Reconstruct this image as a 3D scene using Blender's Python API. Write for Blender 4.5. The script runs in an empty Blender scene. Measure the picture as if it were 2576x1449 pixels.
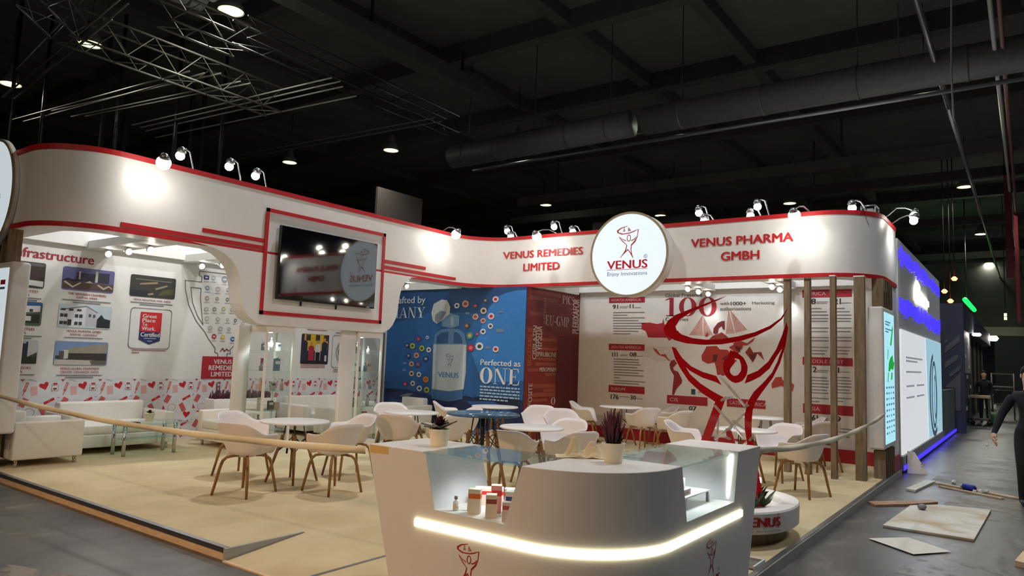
import bpy, bmesh, math, random
from mathutils import Vector, Matrix
# ------------------------------------------------------------------ camera, world, exposure, large lights
SC = bpy.context.scene
COL = SC.collection
random.seed(7)
cam_d = bpy.data.cameras.new('camera'); cam = bpy.data.objects.new('camera', cam_d); COL.objects.link(cam)
cam_d.sensor_width = 36.0; cam_d.sensor_fit = 'HORIZONTAL'; cam_d.lens = 36.0 * 1778.92 / 2576.0
cam_d.clip_start = 0.05; cam_d.clip_end = 300
_y, _p, _r = math.radians(36.211), math.radians(5.559), math.radians(2.105)
_f = Vector((math.cos(_y) * math.cos(_p), math.sin(_y) * math.cos(_p), math.sin(_p)))
_x = Vector((math.sin(_y), -math.cos(_y), 0)); _u = _x.cross(_f)
_x, _u = _x * math.cos(_r) + _u * math.sin(_r), -_x * math.sin(_r) + _u * math.cos(_r)
cam.matrix_world = Matrix(((_x.x, _u.x, -_f.x, -3.370), (_x.y, _u.y, -_f.y, -1.739), (_x.z, _u.z, -_f.z, 1.690), (0, 0, 0, 1)))
SC.camera = cam
VS = SC.view_settings
VS.view_transform = 'Standard'; VS.look = 'None'; VS.exposure = 0.12; VS.gamma = 1.0; VS.use_curve_mapping = False
W = bpy.data.worlds.new('hall_air'); SC.world = W; W.use_nodes = True
W.node_tree.nodes['Background'].inputs[0].default_value = (0.55, 0.65, 0.9, 1); W.node_tree.nodes['Background'].inputs[1].default_value = 0.01
SC.cycles.max_bounces = 6; SC.cycles.transparent_max_bounces = 16; SC.cycles.sample_clamp_indirect = 4.0

def area(name, loc, power, size, col=(1, 1, 1), rot=(0, 0, 0), shape='DISK', spread=math.pi, sy=None):
    d = bpy.data.lights.new(name, 'AREA'); d.energy = power; d.size = size; d.shape = shape; d.color = col; d.spread = spread
    if sy: d.size_y = sy
    o = bpy.data.objects.new(name, d); COL.objects.link(o); o.location = loc; o.rotation_euler = rot
    return o

def spot(name, loc, tgt, power, ang, col=(1, 1, 1), blend=.6, rad=.05):
    d = bpy.data.lights.new(name, 'SPOT'); d.energy = power; d.spot_size = math.radians(ang); d.spot_blend = blend; d.color = col; d.shadow_soft_size = rad
    o = bpy.data.objects.new(name, d); COL.objects.link(o); o.location = loc
    o.rotation_euler = (Vector(tgt) - Vector(loc)).to_track_quat('-Z', 'Y').to_euler()
    return o

WARM, GREENISH, NEUT, AMBER = (1, .90, .76), (.95, 1, .84), (.97, .99, 1), (1, .74, .44)
COOL = (.94, .97, 1)
HALL = [(4.8, 12.1, 1, 120), (3.9, 16.7, 1, 90), (3.9, 21.7, 0, 50), (14.1, 16.7, 0, 100), (15.7, 12.2, 0, 100), (16.5, 6.6, 1, 120),
        (16.5, .2, 0, 170), (13.3, 21.5, 0, 60), (28.9, .1, 0, 150), (28.9, 6.7, 1, 100), (28.9, 12.9, 0, 60), (40.4, .1, 1, 260), (52.1, .2, 1, 260),
        (64.0, .3, 1, 260), (24.3, 16.7, 1, 40), (4.4, .2, 2, 160), (4.4, 6.4, 2, 150), (-7.6, .2, 2, 110), (-7.6, 6.4, 3, 150), (4.4, -6, 2, 110), (16.5, -6.5, 2, 190), (28.9, -6.5, 2, 120)]  # last two hang unseen, added to light the neighbouring stand's face
for i, (x, y, k, p) in enumerate(HALL):
    area('hall_lamp_light', (x, y, 8.93), p, .46, (WARM, GREENISH, NEUT, AMBER)[k], spread=math.radians(150))
    d = bpy.data.lights.new('hall_lamp_spill', 'POINT'); d.energy = 22 if x < 35 else 120; d.shadow_soft_size = .2; d.color = (WARM, GREENISH, NEUT, AMBER)[k]  # extra point light at each lamp, added to brighten the ceiling
    o = bpy.data.objects.new('hall_lamp_spill', d); COL.objects.link(o); o.location = (x, y, 8.85)
# unseen floodlight added behind the viewer for warm light on the left faces
spot('unseen_warm_light', (-8.0, 2.5, 4.5), (2.2, 4.2, .0), 1050, 58, (1, .60, .29), .8, .12)
# ------------------------------------------------------------------ helpers
def lin(c):
    return tuple((v / 12.92 if v <= .04045 else ((v + .055) / 1.055) ** 2.4) for v in (x / 255. for x in c))
def M(name, rgb, rough=.5, metal=0., var=.06, scale=8., emit=0., bump=0., spec=.5, emitcol=None, coat=0.):
    m = bpy.data.materials.new(name); m.use_nodes = True; nt = m.node_tree; b = nt.nodes['Principled BSDF']
    c = lin(rgb)
    tc = nt.nodes.new('ShaderNodeTexCoord'); nz = nt.nodes.new('ShaderNodeTexNoise'); nz.inputs['Scale'].default_value = scale; nz.inputs['Detail'].default_value = 4
    nt.links.new(tc.outputs['Object'], nz.inputs['Vector'])
    rp = nt.nodes.new('ShaderNodeValToRGB')
    rp.color_ramp.elements[0].position = .3; rp.color_ramp.elements[1].position = .7
    rp.color_ramp.elements[0].color = tuple(max(0, v * (1 - var)) for v in c) + (1,); rp.color_ramp.elements[1].color = tuple(min(1, v * (1 + var)) for v in c) + (1,)
    nt.links.new(nz.outputs['Fac'], rp.inputs['Fac']); nt.links.new(rp.outputs['Color'], b.inputs['Base Color'])
    b.inputs['Roughness'].default_value = rough; b.inputs['Metallic'].default_value = metal; b.inputs['Specular IOR Level'].default_value = spec
    if coat: b.inputs['Coat Weight'].default_value = coat; b.inputs['Coat Roughness'].default_value = .05
    if emit:
        b.inputs['Emission Color'].default_value = (lin(emitcol) if emitcol else c) + (1,); b.inputs['Emission Strength'].default_value = emit
    if bump:
        bp = nt.nodes.new('ShaderNodeBump'); bp.inputs['Strength'].default_value = bump; bp.inputs['Distance'].default_value = .01
        nt.links.new(nz.outputs['Fac'], bp.inputs['Height']); nt.links.new(bp.outputs['Normal'], b.inputs['Normal'])
    m.diffuse_color = c + (1,)
    return m
def glass(name, tint, opac=.12, rough=.02):
    m = bpy.data.materials.new(name); m.use_nodes = True; nt = m.node_tree; nt.nodes.clear()
    out = nt.nodes.new('ShaderNodeOutputMaterial'); tr = nt.nodes.new('ShaderNodeBsdfTransparent'); gl = nt.nodes.new('ShaderNodeBsdfGlossy')
    tr.inputs[0].default_value = lin(tint) + (1,); gl.inputs['Roughness'].default_value = rough
    fr = nt.nodes.new('ShaderNodeFresnel'); fr.inputs[0].default_value = 1.5
    mx = nt.nodes.new('ShaderNodeMixShader'); ge = nt.nodes.new('ShaderNodeNewGeometry'); im = nt.nodes.new('ShaderNodeMath'); im.operation = 'SUBTRACT'; im.inputs[0].default_value = 1; nt.links.new(ge.outputs['Backfacing'], im.inputs[1])
    mu = nt.nodes.new('ShaderNodeMath'); mu.operation = 'MULTIPLY'; nt.links.new(fr.outputs[0], mu.inputs[0]); nt.links.new(im.outputs[0], mu.inputs[1]); nt.links.new(mu.outputs[0], mx.inputs[0]); nt.links.new(tr.outputs[0], mx.inputs[1]); nt.links.new(gl.outputs[0], mx.inputs[2])
    df = nt.nodes.new('ShaderNodeBsdfDiffuse'); df.inputs[0].default_value = lin(tint) + (1,)
    m2 = nt.nodes.new('ShaderNodeMixShader'); nz = nt.nodes.new('ShaderNodeTexNoise'); nz.inputs['Scale'].default_value = 3
    mt = nt.nodes.new('ShaderNodeMath'); mt.operation = 'MULTIPLY'; mt.inputs[1].default_value = opac * 2; nt.links.new(nz.outputs['Fac'], mt.inputs[0])
    nt.links.new(mt.outputs[0], m2.inputs[0]); nt.links.new(mx.outputs[0], m2.inputs[1]); nt.links.new(df.outputs[0], m2.inputs[2])
    nt.links.new(m2.outputs[0], out.inputs[0])
    return m
def smear_mat(name, rgb, scale, lo, hi, mapping):
    m = bpy.data.materials.new(name); m.use_nodes = True; nt = m.node_tree; b = nt.nodes['Principled BSDF']; b.inputs['Base Color'].default_value = lin(rgb) + (1,); b.inputs['Roughness'].default_value = .7
    tc = nt.nodes.new('ShaderNodeTexCoord'); mp = nt.nodes.new('ShaderNodeMapping'); mp.inputs['Scale'].default_value = mapping; nz = nt.nodes.new('ShaderNodeTexNoise'); nz.inputs['Scale'].default_value = scale; nz.inputs['Detail'].default_value = 8
    rp = nt.nodes.new('ShaderNodeValToRGB'); rp.color_ramp.elements[0].position = lo; rp.color_ramp.elements[1].position = hi; rp.color_ramp.elements[0].color = (0, 0, 0, 1); rp.color_ramp.elements[1].color = (.75, .75, .75, 1)
    nt.links.new(tc.outputs['Object'], mp.inputs[0]); nt.links.new(mp.outputs[0], nz.inputs['Vector']); nt.links.new(nz.outputs['Fac'], rp.inputs[0]); nt.links.new(rp.outputs[0], b.inputs['Alpha']); return m
def ramp_mat(name, stops, scale, rough=.5, distort=0., detail=6., mapping=(1, 1, 1), bump=0., wave=False):
    m = bpy.data.materials.new(name); m.use_nodes = True; nt = m.node_tree; b = nt.nodes['Principled BSDF']
    tc = nt.nodes.new('ShaderNodeTexCoord'); mp = nt.nodes.new('ShaderNodeMapping'); mp.inputs['Scale'].default_value = mapping
    nt.links.new(tc.outputs['Object'], mp.inputs[0])
    nz = nt.nodes.new('ShaderNodeTexNoise'); nz.inputs['Scale'].default_value = scale; nz.inputs['Detail'].default_value = detail; nz.inputs['Distortion'].default_value = distort
    nt.links.new(mp.outputs[0], nz.inputs['Vector'])
    rp = nt.nodes.new('ShaderNodeValToRGB')
    el = rp.color_ramp.elements
    el[0].position, el[0].color = stops[0][0], lin(stops[0][1]) + (1,); el[1].position, el[1].color = stops[-1][0], lin(stops[-1][1]) + (1,)
    for s in stops[1:-1]:
        e = el.new(s[0]); e.color = lin(s[1]) + (1,)
    nt.links.new(nz.outputs['Fac'], rp.inputs[0]); nt.links.new(rp.outputs[0], b.inputs['Base Color']); b.inputs['Roughness'].default_value = rough
    if bump:
        bp = nt.nodes.new('ShaderNodeBump'); bp.inputs['Strength'].default_value = bump; nt.links.new(nz.outputs['Fac'], bp.inputs['Height']); nt.links.new(bp.outputs[0], b.inputs['Normal'])
    return m
white = M('white_laminate', (236, 233, 230), .38, var=.015)
wall_w = M('white_wall_print', (232, 231, 230), .6, var=.02)
red = M('signal_red', (192, 30, 38), .45, var=.05)
redg = M('glossy_red_acrylic', (206, 24, 34), .12, var=.05, coat=.6)
dred = M('dark_red_print', (172, 22, 40), .5, var=.05)
carpet = ramp_mat('beige_carpet', [(.3, (196, 178, 140)), (.55, (208, 191, 153)), (.75, (216, 200, 162))], 1.3, .95, .4, bump=.0, mapping=(1, 1.6, 1))
wood = ramp_mat('brown_wood_veneer', [(.3, (108, 90, 68)), (.5, (130, 110, 86)), (.7, (146, 126, 100))], 6, .55, .6, mapping=(6, 6, .5))
oak = ramp_mat('oak_wood', [(.3, (134, 94, 52)), (.6, (156, 114, 66)), (.8, (172, 130, 80))], 10, .5, .4, mapping=(3, 3, .6))
pale_wood = ramp_mat('pale_plywood', [(.3, (212, 178, 142)), (.6, (226, 196, 162)), (.8, (234, 208, 178))], 8, .7, .5, mapping=(1, 1, 5))
chrome = M('chrome', (205, 205, 205), .18, 1., var=.03)
steel = M('brushed_steel', (150, 152, 156), .35, .9, var=.06)
edge_dark = M('dark_metal_edge', (92, 92, 100), .4, .5, var=.08)
edge_grey = M('grey_platform_edge', (168, 168, 164), .6, var=.06)
black = M('black_plastic', (22, 23, 25), .45, var=.1)
shell_w = M('chair_polypropylene', (232, 224, 222), .42, var=.012)
leather = M('white_leatherette', (236, 232, 222), .45, var=.02, scale=20)
ceil_m = M('black_ceiling', (80, 79, 77), .9, var=.12, scale=1.2)
beam_m = M('black_beam', (58, 56, 53), .85, var=.15, scale=2)
duct_m = M('dark_grey_duct', (96, 96, 98), .6, .2, var=.1)
alum = M('aluminium_truss', (112, 110, 104), .55, .5, var=.05)
hallwall = M('dark_hall_wall', (74, 80, 94), .9, var=.12, scale=.6)  # blue haze of the far hall is put into this wall colour
concrete = ramp_mat('dark_hall_floor', [(.28, (56, 57, 59)), (.42, (76, 76, 77)), (.54, (84, 84, 83)), (.60, (88, 88, 86)), (.64, (112, 110, 106)), (.68, (90, 90, 88)), (.85, (80, 80, 80))], .7, .36, 2.2, detail=12, bump=.05, mapping=(1, 1.5, 1))
screen_g = M('screen_glass', (8, 9, 11), .04, var=.02, spec=1.0, coat=1.)
lampglow = M('white_lamp_glow', (255, 250, 235), .5, emit=30, var=0)
warmglow = M('warm_lamp_glow', (255, 214, 140), .5, emit=2.6, var=0)
greenglow = M('greenish_lamp_glow', (240, 255, 150), .5, emit=2.6, var=0)
ledglow = M('led_strip_glow', (255, 246, 205), .5, emit=4.2, var=0)
boxglow = M('lightbox_white', (226, 240, 250), .4, emit=.55, var=0)
blueglow = M('blue_led_glow', (56, 44, 255), .5, emit=1.6, var=0)
bluepale = M('pale_blue_lightbox', (170, 226, 240), .4, emit=.85, var=0)
glass_g = glass('green_tinted_glass', (232, 246, 243), .05)
glass_c = glass('clear_glass', (251, 253, 252), .015)
acryl = glass('clear_acrylic', (236, 236, 236), .45)
pinkac = glass('pink_acrylic', (251, 226, 226), .22)
_mc = {}
def C(rgb, rough=.55):
    k = (tuple(rgb), rough)
    if k not in _mc: _mc[k] = M('print_%02x%02x%02x' % tuple(rgb), rgb, rough, var=.04)
    return _mc[k]

class MB:
    """collects geometry for one mesh; several materials allowed"""
    def __init__(s): s.v, s.f, s.m, s.mats, s.sm = [], [], [], [], []
    def mi(s, mat):
        if mat not in s.mats: s.mats.append(mat)
        return s.mats.index(mat)
    def add(s, vs, fs, mat, smooth=False):
        o = len(s.v); k = s.mi(mat); s.v += [tuple(v) for v in vs]
        for f in fs: s.f.append([i + o for i in f]); s.m.append(k); s.sm.append(smooth)
        return s
    def box(s, a, b, mat):
        x0, y0, z0 = a; x1, y1, z1 = b
        return s.add([(x0, y0, z0), (x1, y0, z0), (x1, y1, z0), (x0, y1, z0), (x0, y0, z1), (x1, y0, z1), (x1, y1, z1), (x0, y1, z1)],
                     [(3, 2, 1, 0), (4, 5, 6, 7), (0, 1, 5, 4), (1, 2, 6, 5), (2, 3, 7, 6), (3, 0, 4, 7)], mat)
    def rbox(s, a, b, mat, r=.02, seg=3):
        bm = bmesh.new(); bmesh.ops.create_cube(bm, size=1)
        for v in bm.verts: v.co = Vector([a[i] + (b[i] - a[i]) * (v.co[i] + .5) for i in range(3)])
        bmesh.ops.bevel(bm, geom=list(bm.edges), offset=r, segments=seg, profile=.5, affect='EDGES')
        bm.verts.index_update(); s.add([v.co[:] for v in bm.verts], [[v.index for v in f.verts] for f in bm.faces], mat, True); bm.free(); return s
    def tube(s, pts, r, mat, n=8, cap=True):
        pts = [Vector(p) for p in pts]; rs = r if isinstance(r, (list, tuple)) else [r] * len(pts); vs = []; fs = []
        up = Vector((0, 0, 1)); prev = None
        for i, p in enumerate(pts):
            d = (pts[min(i + 1, len(pts) - 1)] - pts[max(i - 1, 0)]).normalized()
            a = prev - d * prev.dot(d) if prev is not None else (up.cross(d) if abs(d.z) < .95 else Vector((1, 0, 0)).cross(d))
            a.normalize(); prev = a; b = d.cross(a)
            for k in range(n):
                t = 2 * math.pi * k / n; vs.append(p + (a * math.cos(t) + b * math.sin(t)) * rs[i])
        for i in range(len(pts) - 1):
            for k in range(n): fs.append((i * n + k, i * n + (k + 1) % n, (i + 1) * n + (k + 1) % n, (i + 1) * n + k))
        if cap: fs += [list(range(n))[::-1], [(len(pts) - 1) * n + k for k in range(n)]]
        return s.add(vs, fs, mat, True)
    def lathe(s, prof, mat, c=(0, 0, 0), n=32, sx=1., sy=1., smooth=True):
        vs = []; fs = []
        for r, z in prof:
            for k in range(n):
                t = 2 * math.pi * k / n; vs.append((c[0] + r * math.cos(t) * sx, c[1] + r * math.sin(t) * sy, c[2] + z))
        for i in range(len(prof) - 1):
            for k in range(n): fs.append((i * n + k, i * n + (k + 1) % n, (i + 1) * n + (k + 1) % n, (i + 1) * n + k))
        fs += [list(range(n))[::-1], [(len(prof) - 1) * n + k for k in range(n)]]
        return s.add(vs, fs, mat, smooth)
    def prism(s, pts, o, u, v, d, mat, smooth=False):
        """polygon pts (a,b) in plane o + a*u + b*v, extruded by vector d"""
        o, u, v, d = Vector(o), Vector(u), Vector(v), Vector(d); n = len(pts)
        A = [o + u * a + v * b for a, b in pts]; B = [p + d for p in A]
        ar = sum(pts[i][0] * pts[(i + 1) % n][1] - pts[(i + 1) % n][0] * pts[i][1] for i in range(n))
        fl = (u.cross(v).dot(d) > 0) == (ar > 0)
        fs = [list(range(n))[::-1], [n + i for i in range(n)]] + [(i, (i + 1) % n, n + (i + 1) % n, n + i) for i in range(n)]
        if not fl: fs = [list(f)[::-1] for f in fs]
        return s.add(A + B, fs, mat, smooth)
    def face(s, pts, o, u, v, mat):
        o, u, v = Vector(o), Vector(u), Vector(v)
        return s.add([o + u * a + v * b for a, b in pts], [list(range(len(pts)))], mat)
    def build(s, name, parent=None, solid=0., off=0., sub=0):
        me = bpy.data.meshes.new(name); me.from_pydata(s.v, [], s.f); me.validate()
        for m in s.mats: me.materials.append(m)
        if len(me.polygons) == len(s.m):
            me.polygons.foreach_set('material_index', s.m); me.polygons.foreach_set('use_smooth', s.sm)
        me.update()
        o = bpy.data.objects.new(name, me); COL.objects.link(o)
        if solid:
            md = o.modifiers.new('thickness', 'SOLIDIFY'); md.thickness = solid; md.offset = off
        if sub: md = o.modifiers.new('smooth', 'SUBSURF'); md.levels = sub; md.render_levels = sub
        if parent is not None:
            o.parent = parent; o.matrix_parent_inverse = Matrix.Translation(-root_loc(parent))
        return o
def root_loc(o): return Vector(o.location) if o.type == 'EMPTY' else Vector((0, 0, 0))
def thing(name, label, cat, loc=(0, 0, 0), group=None):
    o = bpy.data.objects.new(name, None); COL.objects.link(o); o.location = loc; o.empty_display_size = .1
    o['label'] = label; o['category'] = cat
    if group: o['group'] = group
    return o
def tag(o, label, cat, group=None):
    o['label'] = label; o['category'] = cat
    if group: o['group'] = group
    return o
def struct(o, label=None):
    o['kind'] = 'structure'
    if label: o['label'] = label; o['category'] = 'structure'
    return o
def copy_tree(o, parent=None):
    c = o.copy(); COL.objects.link(c)
    if parent is not None: c.parent = parent
    for ch in list(o.children): copy_tree(ch, c)
    return c
def place(proto, first, loc, rz, label, group=None):
    o = proto if first else copy_tree(proto)
    o.location = loc; o.rotation_euler = (0, 0, rz); o['label'] = label
    if group: o['group'] = group
    return o

# text: font outlines normalised to a unit box
_tc = {}
def glyphs(txt, bold=0.):
    k = (txt, bold)
    if k not in _tc:
        cu = bpy.data.curves.new('t', 'FONT'); cu.body = txt; cu.resolution_u = 3; cu.fill_mode = 'FRONT'
        ob = bpy.data.objects.new('t', cu); COL.objects.link(ob); bpy.context.view_layer.update()
        me = bpy.data.meshes.new_from_object(ob.evaluated_get(bpy.context.evaluated_depsgraph_get()))
        vs = [v.co[:2] for v in me.vertices]; fs = [tuple(p.vertices) for p in me.polygons]
        x0 = min(v[0] for v in vs); x1 = max(v[0] for v in vs); y0 = min(v[1] for v in vs); y1 = max(v[1] for v in vs)
        _tc[k] = ([((a - x0) / (x1 - x0), (b - y0) / (y1 - y0)) for a, b in vs], fs)
        bpy.data.objects.remove(ob); bpy.data.curves.remove(cu); bpy.data.meshes.remove(me)
    return _tc[k]
def text(mb, txt, o, u, v, box, mat, bold=0.):
    """lettering filling box (a0,b0,a1,b1) of plane o,u,v"""
    vs, fs = glyphs(txt, bold); a0, b0, a1, b1 = box; o, u, v = Vector(o), Vector(u), Vector(v)
    e = bold * (b1 - b0) * 1.5; n_ = u.cross(v) * .0004
    for j, sh in enumerate(((-e, 0), (e, 0), (0, e * .5)) if bold else ((0, 0),)):
        mb.add([o + n_ * j + u * (a0 + (a1 - a0) * x + sh[0]) + v * (b0 + (b1 - b0) * y + sh[1]) for x, y in vs], fs, mat)
def arc(cx, cy, rx, ry, a0, a1, n=16):
    return [(cx + rx * math.cos(math.radians(a0 + (a1 - a0) * i / n)), cy + ry * math.sin(math.radians(a0 + (a1 - a0) * i / n))) for i in range(n + 1)]
def ringpoly(mb, o, u, v, cx, cy, rx, ry, tx, ty, mat, n=28, a0=0, a1=360):
    A = arc(cx, cy, rx, ry, a0, a1, n); B = arc(cx, cy, rx - tx, ry - ty, a0, a1, n); o, u, v = Vector(o), Vector(u), Vector(v)
    vs = [o + u * a + v * b for a, b in A + B]
    mb.add(vs, [(i, i + 1, n + 2 + i, n + 1 + i) for i in range(n)], mat)
# high-contrast serif capitals, drawn as strokes in a unit box: (width, list of strokes)
def R_(x0, y0, x1, y1): return [(x0, y0), (x1, y0), (x1, y1), (x0, y1)]
SERIF = {
 'O': (.85, ['o']), '0': (.62, ['o']),
 'N': (.9, [R_(.1, 0, .15, 1), R_(.82, 0, .87, 1), [(.08, 1), (.28, 1), (.87, 0), (.70, 0)], R_(0, 0, .26, .04), R_(.7, .96, 1, 1), R_(0, .96, .25, 1)]),
 'E': (.75, [R_(.12, 0, .36, 1), R_(0, 0, .92, .045), R_(0, .955, .88, 1), R_(.36, .48, .62, .52), R_(.6, .38, .64, .62), [(.88, 0), (.96, .3), (.92, .3), (.78, .04)], [(.84, 1), (.9, .74), (.86, .74), (.74, .96)]]),
 'M': (1.1, [R_(.1, 0, .14, 1), R_(.74, 0, .92, 1), [(.06, 1), (.24, 1), (.52, .1), (.46, .02)], [(.74, 1), (.80, 1), (.50, .02), (.46, .02)], R_(0, 0, .24, .04), R_(.66, 0, 1, .04), R_(.74, .96, 1, 1), R_(0, .96, .2, 1)]),
 'A': (.95, [[(.46, 1), (.54, 1), (.95, 0), (.72, 0)], [(.46, 1), (.5, 1), (.14, 0), (.10, 0)], R_(.24, .3, .7, .34), R_(0, 0, .26, .04), R_(.62, 0, 1, .04)]),
 'Y': (.9, [[(.05, 1), (.32, 1), (.6, .45), (.42, .42)], [(.88, 1), (.93, 1), (.6, .48), (.56, .45)], R_(.4, 0, .62, .48), R_(.26, 0, .76, .04), R_(0, .96, .42, 1), R_(.72, .96, 1, 1)]),
 '1': (.42, [R_(.36, 0, .72, 1), R_(.08, 0, 1, .04), [(.0, .9), (.36, 1), (.36, .93), (.0, .86)]]),
 'P': (.7, [R_(.12, 0, .36, 1), R_(0, 0, .5, .04), R_(0, .96, .6, 1), R_(.36, .44, .6, .48), 'b']),
 'I': (.36, [R_(.3, 0, .72, 1), R_(0, 0, 1, .04), R_(0, .96, 1, 1)]),
 'C': (.8, ['c', R_(.88, .62, .93, 1)]), 'G': (.85, ['c', R_(.72, .04, .92, .42), R_(.6, .4, 1, .44)]),
 'S': (.6, ['s']), 'U': (.85, [R_(.1, .3, .32, 1), R_(.78, .3, .84, 1), R_(0, .96, .44, 1), R_(.64, .96, 1, 1), 'u']),
 '-': (.4, [R_(.05, .36, .95, .44)]), ' ': (.35, []),
}
def serif(mb, txt, o, u, v, box, mat):
    a0, b0, a1, b1 = box; tot = sum(SERIF[c][0] for c in txt) + .08 * (len(txt) - 1); x = 0.; h = b1 - b0; k = (a1 - a0) / tot
    for c in txt:
        w, st = SERIF[c]
        X = lambda p: (a0 + (x + p[0] * w) * k, b0 + p[1] * h)
        for s in st:
            if s == 'o': ringpoly2(mb, o, u, v, X, .5, .5, .5, .51, .27, .035, mat, 0, 360)
            elif s == 'c': ringpoly2(mb, o, u, v, X, .5, .5, .5, .51, .27, .035, mat, 48, 312)
            elif s == 'b': ringpoly2(mb, o, u, v, X, .52, .72, .46, .28, .25, .04, mat, -90, 90)
            elif s == 'u': ringpoly2(mb, o, u, v, X, .47, .32, .37, .33, .14, .05, mat, 180, 360)
            elif s == 's':
                ringpoly2(mb, o, u, v, X, .5, .74, .4, .27, .18, .05, mat, 30, 270); ringpoly2(mb, o, u, v, X, .5, .25, .45, .27, .2, .05, mat, -150, 90)
            else: mb.face([X(p) for p in s], o, u, v, mat)
        x += w + .08
def ringpoly2(mb, o, u, v, X, cx, cy, rx, ry, tx, ty, mat, a0, a1, n=24):
    A = [X(p) for p in arc(cx, cy, rx, ry, a0, a1, n)]; B = [X(p) for p in arc(cx, cy, rx - tx, ry - ty, a0, a1, n)]
    o, u, v = Vector(o), Vector(u), Vector(v)
    mb.add([o + u * a + v * b for a, b in A + B], [(i, i + 1, n + 2 + i, n + 1 + i) for i in range(n)], mat)
def logo(mb, o, u, v, s, mat, mtri, solid=False):
    """emblem: figure with raised arms holding a bowl with two small sails"""
    k = lambda pts: [(a * s, b * s) for a, b in pts]
    mb.face(k(ART['L_bowl']['o'] + ART['L_bowl']['i'][::-1]), o, u, v, mat)
    for n in ('L_armL', 'L_body', 'L_armR'): mb.face(k(ART[n]), o, u, v, mat)
    ringpoly(mb, o, u, v, ART['L_head'][0][0] * s, ART['L_head'][0][1] * s, .042 * s, .062 * s, .014 * s, .014 * s, mat)
    for t in ART['L_tri']: mb.face(k(t), o, u, v, mtri)
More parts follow.
